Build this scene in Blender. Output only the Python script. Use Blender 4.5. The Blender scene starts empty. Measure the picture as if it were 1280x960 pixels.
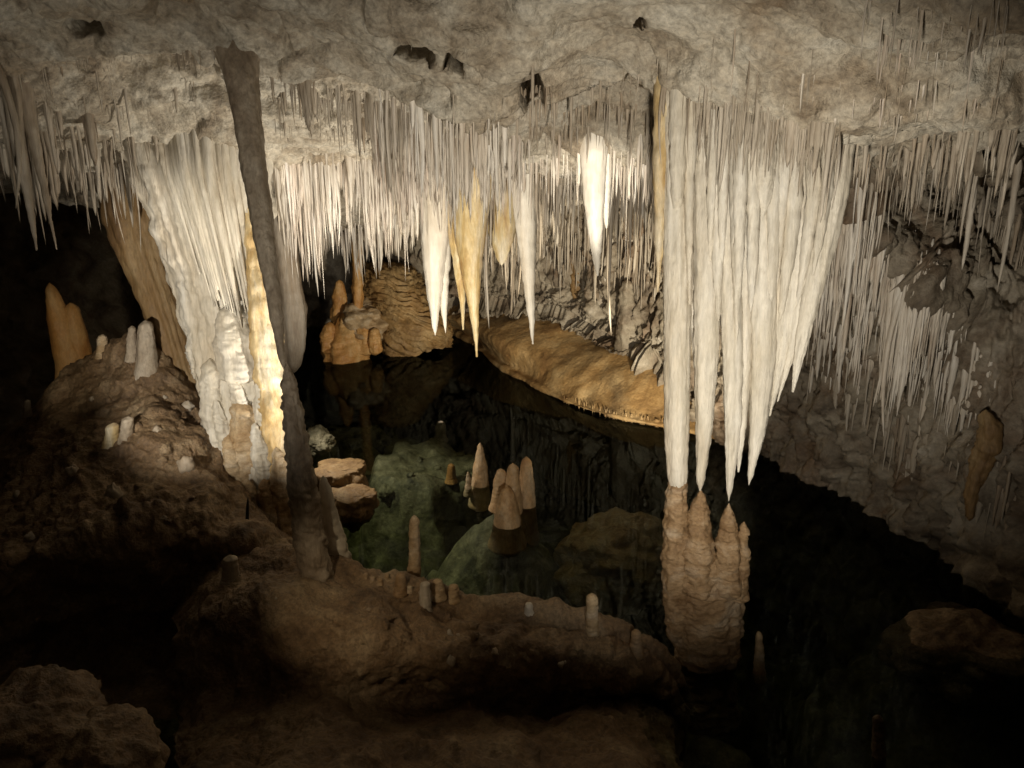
import bpy, math
import numpy as np
from mathutils import Vector
from mathutils.bvhtree import BVHTree

# ------------------------------------------------------------------ camera, world, lamps
scene = bpy.context.scene
COL = scene.collection
PITCH = math.radians(16.0)
F = 1000.0                       # focal length in photograph pixels (1280 wide)
WZ = -3.25                       # lake level below the eye
cam_d = bpy.data.cameras.new('camera')
cam_d.sensor_width = 36.0
cam_d.lens = 36.0 * F / 1280.0
cam_d.clip_start = 0.05
cam_d.clip_end = 200
cam = bpy.data.objects.new('camera', cam_d)
cam.location = (0, 0, 0)
cam.rotation_euler = (math.pi / 2 - PITCH, 0, 0)
COL.objects.link(cam)
scene.camera = cam

world = bpy.data.worlds.new('World')
scene.world = world
world.use_nodes = True
world.node_tree.nodes['Background'].inputs[0].default_value = (0.9, 0.75, 0.55, 1)
world.node_tree.nodes['Background'].inputs[1].default_value = 0.004
scene.view_settings.view_transform = 'Standard'
scene.view_settings.look = 'None'
scene.view_settings.exposure = 0.0
scene.view_settings.gamma = 1.0
scene.cycles.max_bounces = 5
scene.cycles.diffuse_bounces = 3
scene.cycles.volume_bounces = 0
scene.cycles.transparent_max_bounces = 12
scene.cycles.use_denoising = True
scene.cycles.sample_clamp_indirect = 4.0

CF = np.array([0, math.cos(PITCH), -math.sin(PITCH)])
CU = np.array([0, math.sin(PITCH), math.cos(PITCH)])
CR = np.array([1.0, 0, 0])


def ray(px, py):
    return CF + CR * ((px - 640) / F) + CU * ((480 - py) / F)


def P(px, py, d):
    """point of the cave that lies d metres ahead on the sight line through a photo pixel"""
    r = ray(px, py)
    return r * (d / r[1])


def PZ(px, py, z):
    r = ray(px, py)
    return r * (z / r[2])


def lamp(name, kind, loc, target, energy, colour, radius=0.05, angle=60, blend=0.6):
    L = bpy.data.lights.new(name, kind)
    L.energy = energy
    L.color = colour
    L.shadow_soft_size = radius
    if kind == 'SPOT':
        L.spot_size = math.radians(angle)
        L.spot_blend = blend
    o = bpy.data.objects.new(name, L)
    o.location = loc
    if target is not None:
        o.rotation_euler = (Vector(target) - Vector(loc)).to_track_quat('-Z', 'Y').to_euler()
    COL.objects.link(o)
    return o


WARM = (1.0, 0.935, 0.825)
# lakeside, fringe, cluster and ledge are cave floodlights; the others are added fill lights
lamp('lakeside_lamp', 'SPOT', P(350, 400, 7.4), P(500, 590, 7.8), 150, WARM, 0.04, 76, 0.6)
lamp('fringe_flood', 'SPOT', P(560, 752, 4.95), P(455, 275, 6.8), 560, WARM, 0.06, 84, 0.8)
lamp('column_fill', 'SPOT', (-2.35, 2.8, -1.15), P(292, 400, 6.2), 390, WARM, 0.05, 47, 0.5)  # added light out of view, cone kept to the white flowstone column
lamp('stalagmite_fill', 'SPOT', (-2.5, 2.7, -1.1), P(92, 430, 7.2), 160, (1.0, 0.86, 0.64), 0.05, 17, 0.8)  # extra light, added to brighten the orange stalagmite
lamp('cluster_flood', 'SPOT', (0.5, 1.6, -1.58), P(860, 300, 5.4), 520, WARM, 0.08, 90, 1.0)
lamp('stalactite_fill', 'SPOT', (0.2, 2.0, -1.95), P(745, 240, 5.5), 900, WARM, 0.04, 12, 0.8)  # tight beam added so the white stalactite is the brightest
lamp('bank_fill', 'SPOT', P(905, 700, 5.6), P(690, 345, 11.0), 1500, (1.0, 0.90, 0.72), 0.08, 70, 0.8)  # added behind the stump to lift the far bank and wall
lamp('ledge_spot', 'SPOT', (-1.5, 1.5, -0.8), P(490, 740, 4.5), 105, (1.0, 0.80, 0.54), 0.03, 25, 1.0)
lamp('ceiling_fill', 'SPOT', (-1.1, 1.5, -2.1), P(180, 40, 4.6), 170, WARM, 0.08, 80, 0.9)  # added from below to brighten the left part of the ceiling
lamp('foreground_fill', 'POINT', (-0.6, 0.4, -0.3), None, 3.2, (1.0, 0.76, 0.50), 0.2)  # weak fill by the camera, added to lighten the foreground

# ------------------------------------------------------------------ noise
RNG = np.random.RandomState(7)


def _hash(ix, iy, iz, s):
    h = (ix * 374761393 + iy * 668265263 + iz * 2147483647 + s * 1274126177) & 0xFFFFFFFF
    h = ((h ^ (h >> 13)) * 1274126177) & 0xFFFFFFFF
    h = ((h ^ (h >> 15)) * 2246822519) & 0xFFFFFFFF
    return h ^ (h >> 16)


def noise(p, seed=0):
    """gradient noise, about -1..1, p is (n,3)"""
    p = np.asarray(p, float)
    i = np.floor(p).astype(np.int64)
    f = p - i
    u = f * f * f * (f * (f * 6 - 15) + 10)
    res = np.zeros(len(p))
    for dx in (0, 1):
        wx = u[:, 0] if dx else 1 - u[:, 0]
        for dy in (0, 1):
            wy = u[:, 1] if dy else 1 - u[:, 1]
            for dz in (0, 1):
                wz = u[:, 2] if dz else 1 - u[:, 2]
                h = _hash(i[:, 0] + dx, i[:, 1] + dy, i[:, 2] + dz, seed)
                gx = (h & 255) / 127.5 - 1
                gy = ((h >> 8) & 255) / 127.5 - 1
                gz = ((h >> 16) & 255) / 127.5 - 1
                res += wx * wy * wz * (gx * (f[:, 0] - dx) + gy * (f[:, 1] - dy) + gz * (f[:, 2] - dz))
    return res * 1.2


def fbm(p, oct=4, seed=0, gain=0.5, ridged=False):
    p = np.asarray(p, float)
    a, s, out = 1.0, 1.0, np.zeros(len(p))
    for o in range(oct):
        n = noise(p * s, seed + o * 17)
        if ridged:
            n = 1 - 2 * np.abs(n)
        out += a * n
        a *= gain
        s *= 2.03
    return out


def worley(p, seed=0):
    """distance to the nearest and second nearest cell point"""
    p = np.asarray(p, float)
    i = np.floor(p).astype(np.int64)
    f = p - i
    d1 = np.full(len(p), 9.0)
    d2 = np.full(len(p), 9.0)
    for dx in (-1, 0, 1):
        for dy in (-1, 0, 1):
            for dz in (-1, 0, 1):
                h = _hash(i[:, 0] + dx, i[:, 1] + dy, i[:, 2] + dz, seed)
                q = np.stack([dx + (h & 1023) / 1023 - f[:, 0], dy + ((h >> 10) & 1023) / 1023 - f[:, 1],
                              dz + ((h >> 20) & 1023) / 1023 - f[:, 2]], 1)
                d = np.sqrt((q * q).sum(1))
                d2 = np.minimum(d2, np.maximum(d1, d))
                d1 = np.minimum(d1, d)
    return d1, d2


# ------------------------------------------------------------------ materials
def ramp(nt, fac, stops):
    n = nt.nodes.new('ShaderNodeValToRGB')
    el = n.color_ramp.elements
    while len(el) < len(stops):
        el.new(0.5)
    for e, (pos, c) in zip(el, stops):
        e.position = pos
        e.color = (*c, 1)
    nt.links.new(fac, n.inputs['Fac'])
    return n.outputs['Color']


def rock(name, stops, scale=1.5, stretch=1.0, stain=None, stain_scale=0.7, stain_amt=0.6, grain=0.35,
         bump=0.35, bump_scale=30, rough=0.6, spec=0.35, per_object=0.0, sss=0.0):
    m = bpy.data.materials.new(name)
    m.use_nodes = True
    nt = m.node_tree
    b = nt.nodes['Principled BSDF']
    geo = nt.nodes.new('ShaderNodeNewGeometry')
    mp = nt.nodes.new('ShaderNodeMapping')
    mp.inputs['Scale'].default_value = (1, 1, stretch)
    nt.links.new(geo.outputs['Position'], mp.inputs['Vector'])

    def nz(sc, det, rg=0.6, dist=0.0):
        n = nt.nodes.new('ShaderNodeTexNoise')
        n.inputs['Scale'].default_value = sc
        n.inputs['Detail'].default_value = det
        n.inputs['Roughness'].default_value = rg
        n.inputs['Distortion'].default_value = dist
        nt.links.new(mp.outputs['Vector'], n.inputs['Vector'])
        return n.outputs['Fac']

    def math_(op, a, bb, clamp=False):
        n = nt.nodes.new('ShaderNodeMath')
        n.operation = op
        n.use_clamp = clamp
        for k, v in enumerate((a, bb)):
            if isinstance(v, (int, float)):
                n.inputs[k].default_value = v
            else:
                nt.links.new(v, n.inputs[k])
        return n.outputs[0]

    def mix(kind, fac, a, bb):
        n = nt.nodes.new('ShaderNodeMix')
        n.data_type = 'RGBA'
        n.blend_type = kind
        for idx, v in ((0, fac), (6, a), (7, bb)):
            if isinstance(v, (int, float)):
                n.inputs[idx].default_value = v
            elif isinstance(v, tuple):
                n.inputs[idx].default_value = (*v, 1)
            else:
                nt.links.new(v, n.inputs[idx])
        return n.outputs[2]

    col = ramp(nt, nz(scale, 9, 0.62, 0.6), stops)
    if stain:
        sf = nt.nodes.new('ShaderNodeMapRange')
        sf.inputs[1].default_value = 0.5
        sf.inputs[2].default_value = 0.68
        sf.inputs[3].default_value = 0.0
        sf.inputs[4].default_value = stain_amt
        nt.links.new(nz(stain_scale, 6, 0.6, 1.0), sf.inputs[0])
        col = mix('MIX', sf.outputs[0], col, stain)
    g = ramp(nt, nz(bump_scale * 1.7, 4, 0.7), [(0.3, (1 - grain,) * 3), (0.7, (1.0,) * 3)])
    col = mix('MULTIPLY', 1.0, col, g)
    if per_object:
        oi = nt.nodes.new('ShaderNodeObjectInfo')
        v = math_('MULTIPLY_ADD', oi.outputs['Random'], per_object)
        nt.nodes[-1].inputs[2].default_value = 1 - per_object
        col = mix('MULTIPLY', 1.0, col, ramp(nt, v, [(0, (0, 0, 0)), (1, (1, 1, 1))]))
    nt.links.new(col, b.inputs['Base Color'])
    r = math_('ADD', math_('MULTIPLY', nz(scale * 3, 4), 0.4), rough - 0.2, True)
    nt.links.new(r, b.inputs['Roughness'])
    b.inputs['Specular IOR Level'].default_value = spec
    if sss:
        b.inputs['Subsurface Weight'].default_value = sss
        b.inputs['Subsurface Radius'].default_value = (0.02, 0.012, 0.006)
        b.inputs['Subsurface Scale'].default_value = 1.0
    bm1 = nt.nodes.new('ShaderNodeBump')
    bm1.inputs['Strength'].default_value = bump
    bm1.inputs['Distance'].default_value = 0.03
    nt.links.new(nz(bump_scale, 7, 0.65), bm1.inputs['Height'])
    nt.links.new(bm1.outputs['Normal'], b.inputs['Normal'])
    return m


M = {}
M['ceiling'] = rock('ceiling_limestone', [(0.28, (0.20, 0.145, 0.09)), (0.41, (0.42, 0.345, 0.245)), (0.53, (0.57, 0.495, 0.375)), (0.7, (0.69, 0.63, 0.51))],
                    3.2, stain=(0.36, 0.24, 0.13), stain_scale=0.9, stain_amt=0.4, bump=1.0, bump_scale=18, grain=0.55)
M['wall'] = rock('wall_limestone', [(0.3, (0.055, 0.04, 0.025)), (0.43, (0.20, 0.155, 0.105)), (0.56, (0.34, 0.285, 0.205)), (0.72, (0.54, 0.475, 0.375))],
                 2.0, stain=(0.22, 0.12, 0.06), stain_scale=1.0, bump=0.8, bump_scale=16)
M['brown'] = rock('brown_clay_flowstone', [(0.3, (0.18, 0.09, 0.03)), (0.47, (0.40, 0.24, 0.09)), (0.68, (0.58, 0.41, 0.20))],
                  1.6, stain=(0.10, 0.06, 0.03), stain_scale=1.3, bump=0.6, bump_scale=18)
M['ledge'] = rock('ledge_rock', [(0.3, (0.12, 0.072, 0.036)), (0.47, (0.32, 0.205, 0.105)), (0.68, (0.52, 0.385, 0.23))],
                  3.4, stain=(0.16, 0.09, 0.045), stain_scale=2.2, bump=1.0, bump_scale=24, grain=0.6, rough=0.5, spec=0.5)
M['lakebed'] = rock('lakebed_silt', [(0.3, (0.05, 0.045, 0.025)), (0.45, (0.18, 0.16, 0.09)), (0.6, (0.32, 0.28, 0.17)), (0.75, (0.48, 0.42, 0.29))],
                    5.0, stain=(0.10, 0.09, 0.05), stain_scale=2.5, stain_amt=0.7, bump=1.0, bump_scale=14, grain=0.5)
M['white'] = rock('white_calcite', [(0.25, (0.54, 0.45, 0.33)), (0.45, (0.68, 0.61, 0.49)), (0.7, (0.80, 0.75, 0.65))],
                  5.0, 0.15, stain=(0.55, 0.36, 0.17), stain_scale=2.0, stain_amt=0.3, grain=0.2, bump=0.35, bump_scale=26, rough=0.5)
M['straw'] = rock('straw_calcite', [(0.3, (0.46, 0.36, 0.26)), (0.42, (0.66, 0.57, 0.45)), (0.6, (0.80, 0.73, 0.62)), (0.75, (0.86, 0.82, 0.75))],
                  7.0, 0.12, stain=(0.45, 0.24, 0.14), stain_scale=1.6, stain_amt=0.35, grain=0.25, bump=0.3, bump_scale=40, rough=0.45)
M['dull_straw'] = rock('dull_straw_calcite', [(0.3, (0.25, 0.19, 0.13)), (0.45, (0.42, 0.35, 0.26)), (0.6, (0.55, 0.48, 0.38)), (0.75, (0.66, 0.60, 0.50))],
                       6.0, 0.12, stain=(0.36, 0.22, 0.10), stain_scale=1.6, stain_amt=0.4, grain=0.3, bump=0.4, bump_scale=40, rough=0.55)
M['yellow'] = rock('yellow_calcite', [(0.3, (0.36, 0.20, 0.06)), (0.46, (0.56, 0.40, 0.17)), (0.58, (0.66, 0.53, 0.30)), (0.7, (0.74, 0.67, 0.52))],
                   8.0, 0.2, stain=(0.70, 0.62, 0.48), stain_scale=3.0, stain_amt=0.7, grain=0.3, bump=0.35, bump_scale=30, rough=0.5)
M['orange'] = rock('orange_calcite', [(0.3, (0.36, 0.15, 0.04)), (0.5, (0.56, 0.29, 0.09)), (0.7, (0.68, 0.45, 0.20))],
                   4.0, 0.4, grain=0.3, bump=0.4, bump_scale=30, rough=0.5)
M['tan'] = rock('tan_calcite', [(0.3, (0.36, 0.22, 0.10)), (0.5, (0.54, 0.39, 0.22)), (0.7, (0.70, 0.58, 0.42))],
                4.5, 1.6, stain=(0.25, 0.13, 0.05), stain_scale=3.0, stain_amt=0.4, grain=0.35, bump=0.6, bump_scale=30, rough=0.55)
M['stump'] = rock('ridged_stump_calcite', [(0.3, (0.21, 0.115, 0.045)), (0.5, (0.39, 0.25, 0.125)), (0.7, (0.55, 0.42, 0.28))],
                  4.0, 1.6, stain=(0.16, 0.08, 0.03), stain_scale=3.0, stain_amt=0.55, grain=0.4, bump=0.7, bump_scale=26, rough=0.55)
M['ochre'] = rock('dull_ochre_calcite', [(0.3, (0.15, 0.08, 0.03)), (0.5, (0.28, 0.17, 0.07)), (0.7, (0.40, 0.28, 0.14))],
                  4.0, 0.3, grain=0.4, bump=0.5, bump_scale=26, rough=0.6)
M['cream'] = rock('cream_calcite', [(0.25, (0.44, 0.36, 0.25)), (0.42, (0.60, 0.53, 0.41)), (0.6, (0.70, 0.64, 0.53)), (0.75, (0.76, 0.72, 0.63))],
                  6.0, 0.18, stain=(0.50, 0.36, 0.20), stain_scale=2.4, stain_amt=0.4, grain=0.3, bump=0.6, bump_scale=22, rough=0.5)
M['gold'] = rock('gold_streaked_calcite', [(0.3, (0.38, 0.21, 0.07)), (0.46, (0.56, 0.38, 0.16)), (0.58, (0.66, 0.51, 0.28)), (0.72, (0.72, 0.64, 0.48))],
                 7.0, 0.25, stain=(0.68, 0.60, 0.46), stain_scale=3.5, stain_amt=0.75, grain=0.4, bump=0.5, bump_scale=26, rough=0.5)
M['lake_tan'] = rock('orange_tan_calcite', [(0.3, (0.36, 0.19, 0.07)), (0.5, (0.58, 0.37, 0.18)), (0.7, (0.70, 0.53, 0.33))],
                     5.0, 0.6, grain=0.35, bump=0.5, bump_scale=28, rough=0.5)
M['dark_col'] = rock('brown_column_calcite', [(0.3, (0.26, 0.19, 0.125)), (0.5, (0.46, 0.37, 0.265)), (0.7, (0.62, 0.53, 0.41))],
                     4.0, 0.5, grain=0.4, bump=0.7, bump_scale=26, rough=0.65)
M['metal'] = rock('black_conduit', [(0.3, (0.012, 0.012, 0.012)), (0.7, (0.03, 0.03, 0.03))], 8, bump=0.1, rough=0.4)


def water_material():
    m = bpy.data.materials.new('lake_water')
    m.use_nodes = True
    nt = m.node_tree
    nt.nodes.clear()
    out = nt.nodes.new('ShaderNodeOutputMaterial')
    tr = nt.nodes.new('ShaderNodeBsdfTransparent')
    tr.inputs[0].default_value = (0.92, 0.97, 0.92, 1)
    gl = nt.nodes.new('ShaderNodeBsdfGlossy')
    gl.inputs['Roughness'].default_value = 0.015
    gl.inputs['Color'].default_value = (0.26, 0.29, 0.28, 1)
    fr = nt.nodes.new('ShaderNodeFresnel')
    fr.inputs['IOR'].default_value = 1.33
    mx = nt.nodes.new('ShaderNodeMixShader')
    nt.links.new(fr.outputs[0], mx.inputs[0])
    nt.links.new(tr.outputs[0], mx.inputs[1])
    nt.links.new(gl.outputs[0], mx.inputs[2])
    nt.links.new(mx.outputs[0], out.inputs['Surface'])
    ab = nt.nodes.new('ShaderNodeVolumeAbsorption')
    ab.inputs['Color'].default_value = (0.42, 0.50, 0.18, 1)
    ab.inputs['Density'].default_value = 0.55
    nt.links.new(ab.outputs[0], out.inputs['Volume'])
    nn = nt.nodes.new('ShaderNodeTexNoise')
    nn.inputs['Scale'].default_value = 2.2
    nn.inputs['Detail'].default_value = 2
    bp = nt.nodes.new('ShaderNodeBump')
    bp.inputs['Strength'].default_value = 0.03
    bp.inputs['Distance'].default_value = 0.05
    nt.links.new(nn.outputs['Fac'], bp.inputs['Height'])
    nt.links.new(bp.outputs['Normal'], gl.inputs['Normal'])
    return m


M['water'] = water_material()


# ------------------------------------------------------------------ mesh helpers
def mk(name, V, Fc, mat, parent=None, base=None, smooth=True, matidx=None):
    """V in cave coordinates; the object's origin sits at base (or at the parent's base)"""
    V = np.asarray(V, float)
    if parent is not None:
        base = np.array(parent['_base'])
    if base is None:
        base = np.zeros(3)
    me = bpy.data.meshes.new(name)
    L = (V - base).astype(np.float32)
    me.vertices.add(len(L))
    me.vertices.foreach_set('co', L.ravel())
    if isinstance(Fc, list):
        sizes = np.array([len(f) for f in Fc])
        idx = np.concatenate([np.asarray(f) for f in Fc])
    else:
        sizes = np.full(len(Fc), Fc.shape[1])
        idx = Fc.ravel()
    me.loops.add(len(idx))
    me.loops.foreach_set('vertex_index', idx.astype(np.int32))
    me.polygons.add(len(sizes))
    starts = np.concatenate([[0], np.cumsum(sizes)[:-1]])
    me.polygons.foreach_set('loop_start', starts.astype(np.int32))
    for mm in (mat if isinstance(mat, list) else [mat]):
        me.materials.append(mm)
    if matidx is not None:
        me.polygons.foreach_set('material_index', matidx.astype(np.int32))
    me.polygons.foreach_set('use_smooth', np.full(len(sizes), smooth))
    me.update(calc_edges=True)
    o = bpy.data.objects.new(name, me)
    COL.objects.link(o)
    if parent is not None:
        o.parent = parent
    else:
        o.location = base
    return o


def tag(o, label=None, cat=None, group=None, kind=None):
    if label:
        o['label'] = label
    if cat:
        o['category'] = cat
    if group:
        o['group'] = group
    if kind:
        o['kind'] = kind
    return o


EMPTIES = []


def thing(name, base, label, cat, group=None):
    o = bpy.data.objects.new(name, None)
    o.empty_display_size = 0.1
    o.location = base
    o['_base'] = [float(x) for x in base]
    COL.objects.link(o)
    EMPTIES.append(o)
    return tag(o, label, cat, group)


def grid_faces(nu, nv, closed=False):
    a = np.arange(nu * nv).reshape(nu, nv)
    if closed:
        b = np.concatenate([a, a[:, :1]], 1)
    else:
        b = a
    return np.stack([b[:-1, :-1], b[1:, :-1], b[1:, 1:], b[:-1, 1:]], -1).reshape(-1, 4)


def resample(C, step, maxn=60):
    """Catmull-Rom along axis 0 of C (k,m,3)"""
    k = len(C)
    ext = np.concatenate([2 * C[:1] - C[1:2], C, 2 * C[-1:] - C[-2:-1]], 0)
    out = []
    for s in range(k - 1):
        p0, p1, p2, p3 = ext[s], ext[s + 1], ext[s + 2], ext[s + 3]
        L = np.percentile(np.linalg.norm(p2 - p1, axis=-1), 60)
        n = int(min(maxn, max(2, math.ceil(L / step))))
        for t in np.arange(n) / n:
            out.append(0.5 * ((2 * p1) + (p2 - p0) * t + (2 * p0 - 5 * p1 + 4 * p2 - p3) * t * t + (3 * p1 - p0 - 3 * p2 + p3) * t ** 3))
    out.append(C[-1])
    return np.array(out)


def grid_normals(G):
    du = np.gradient(G, axis=0)
    dv = np.gradient(G, axis=1)
    n = np.cross(du, dv)
    return n / (np.linalg.norm(n, axis=-1, keepdims=True) + 1e-9)


BVH = {}


def sheet(name, rows, step_u, step_v, disp, mat, toward=(0, 0, -0.8), maxn=60, kind='structure', key=None):
    C = np.array(rows, float)
    G = resample(C, step_u, maxn)
    G = resample(G.transpose(1, 0, 2), step_v, maxn).transpose(1, 0, 2)
    N = grid_normals(G)
    tw = np.array(toward) - G
    flip = np.sign((N * tw).sum(-1).mean()) or 1
    N = N * flip
    nu, nv = G.shape[:2]
    p, n = G.reshape(-1, 3), N.reshape(-1, 3)
    V = disp(p, n)
    Fc = grid_faces(nu, nv)
    if flip < 0:
        Fc = Fc[:, ::-1]
    o = mk(name, V, np.ascontiguousarray(Fc), mat)
    o['kind'] = kind
    BVH[key or name] = BVHTree.FromPolygons([Vector(v) for v in V], Fc.tolist())
    return o


def cast(px, py, names):
    """first rock surface met on a sight line (used while planning where a dripstone is rooted)"""
    r = Vector(ray(px, py)).normalized()
    best, bn = None, None
    for nme in names:
        h = BVH[nme].ray_cast(Vector((0, 0, 0)), r, 60)
        if h[0] is not None and (best is None or h[3] < best):
            best, bn = h[3], h[0]
    return None if bn is None else np.array(bn)


def tube(path, radii, sides=16, segs=24, flute=0.0, flutek=3.0, lump=0.0, lumpk=8.0, ridge=0.0, ridgek=30.0,
         flat=1.0, seed=0, dome=True):
    """round body along a near-vertical path with fluting, lumps and growth rings; -> verts, faces"""
    path = [np.array(q, float) for q in path]
    radii = list(radii)
    up = 1 if path[0][2] > path[-1][2] else -1
    if dome and radii[0] > 0.008:
        path.insert(0, path[0] + np.array([0, 0, up * radii[0] * 0.45]))
        radii.insert(0, radii[0] * 0.12)
    if dome and radii[-1] > 0.008:
        path.append(path[-1] - np.array([0, 0, up * radii[-1] * 0.45]))
        radii.append(radii[-1] * 0.12)
    path = np.array(path, float)
    radii = np.array(radii, float)
    t = np.concatenate([[0], np.cumsum(np.linalg.norm(np.diff(path, axis=0), axis=1))])
    t /= t[-1]
    s = np.linspace(0, 1, segs)
    C3 = np.concatenate([path, radii[:, None]], 1)
    # smooth monotone interpolation
    cc = np.stack([np.interp(s, t, C3[:, k]) for k in range(4)], 1)
    if segs > 8:
        w = max(1, min(segs // 26, segs // (len(path) * 3)))
        ker = np.ones(2 * w + 1) / (2 * w + 1)
        pad = np.pad(cc, ((w, w), (0, 0)), mode='reflect', reflect_type='odd')
        cc = np.stack([np.convolve(pad[:, k], ker, 'valid') for k in range(4)], 1)
        cc[:, 3] = np.maximum(cc[:, 3], radii.min() * 0.5)
    a = np.linspace(0, 2 * math.pi, sides, endpoint=False)
    ca, sa = np.cos(a), np.sin(a)
    R = np.repeat(cc[:, 3:4], sides, 1)
    X = cc[:, 0:1] + 0 * R
    Y = cc[:, 1:2] + 0 * R
    Z = cc[:, 2:3] + 0 * R
    CA, SA = ca[None] + 0 * R, sa[None] + 0 * R
    if flute:
        q = np.stack([CA * flutek, SA * flutek, Z * 0.5], -1).reshape(-1, 3) + seed * 3.7
        R = R * (1 + flute * fbm(q, 3, seed).reshape(R.shape))
    if lump:
        q = np.stack([X + CA * R, Y + SA * R, Z], -1).reshape(-1, 3)
        R = R + lump * fbm(q * lumpk, 3, seed + 5).reshape(R.shape) * np.minimum(1, R / (3 * lump))
    if ridge:
        q = np.stack([(X + CA * R), (Y + SA * R), Z], -1).reshape(-1, 3)
        q = (q + 0.05 * np.stack([noise(q * 9 + 3 * j, seed + j) for j in range(3)], 1)) * np.array([ridgek * 0.35, ridgek * 0.35, ridgek])
        R = R + ridge * fbm(q, 2, seed + 9).reshape(R.shape) * np.minimum(1, R / (3 * ridge))
    V = np.stack([X + CA * R, Y + SA * R * flat, Z], -1).reshape(-1, 3)
    Fc = grid_faces(segs, sides, True)[:, ::-1].tolist()
    n0 = len(V)
    V = np.concatenate([V, cc[:1, :3], cc[-1:, :3]])
    dirz = 1 if cc[0, 2] > cc[-1, 2] else -1
    for k in range(sides):
        Fc.append([k, n0, (k + 1) % sides][::1])
        b = (segs - 1) * sides
        Fc.append([b + (k + 1) % sides, n0 + 1, b + k])
    if dirz > 0:
        Fc = [f[::-1] for f in Fc]
    return V, Fc


def rooted(path, radii, flare=1.5, reach=2.0):
    """carry the top of a hanging body up into the ceiling"""
    p = [np.array(q, float) for q in path]
    h = BVH['cave_ceiling'].ray_cast(Vector(p[-1] + np.array([0, 0, 0.0])), Vector((0, 0, 1)), 9)
    lowest = p[1] if len(p) > 1 else p[0]
    h = BVH['cave_ceiling'].ray_cast(Vector((p[0][0], p[0][1], lowest[2] - 0.3)), Vector((0, 0, 1)), 9)
    if h[0] is None:
        return path, radii
    zc = h[0][2]
    keep = [k for k in range(len(p)) if p[k][2] < zc - 0.06]
    if not keep:
        return path, radii
    k0 = keep[0]
    r0 = radii[k0]
    top = np.array([p[0][0], p[0][1], zc + 0.28])
    mid = p[k0] * 0.25 + np.array([p[0][0], p[0][1], zc - 0.02]) * 0.75
    return [top, mid] + [p[k] for k in keep], [r0 * flare * 1.25, r0 * flare * 0.88] + [radii[k] for k in keep]


def merge(parts):
    Vs, Fs, off = [], [], 0
    for V, Fc in parts:
        Vs.append(V)
        Fs += [[i + off for i in f] for f in Fc]
        off += len(V)
    return np.concatenate(Vs), Fs


# ------------------------------------------------------------------ cave shell
def row(pxs, pys, ds, dy=0.0, dz=0.0):
    if not hasattr(pys, '__len__'):
        pys = [pys] * len(pxs)
    if not hasattr(ds, '__len__'):
        ds = [ds] * len(pxs)
    return [P(a, b, c) + np.array([0, dy, dz]) for a, b, c in zip(pxs, pys, ds)]


CX = [-300, -120, 0, 120, 250, 340, 420, 490, 560, 620, 680, 760, 850, 950, 1060, 1160, 1280, 1400, 1560]


def crow(pys, ds, **k):
    return row(CX, pys, ds, **k)


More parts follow.
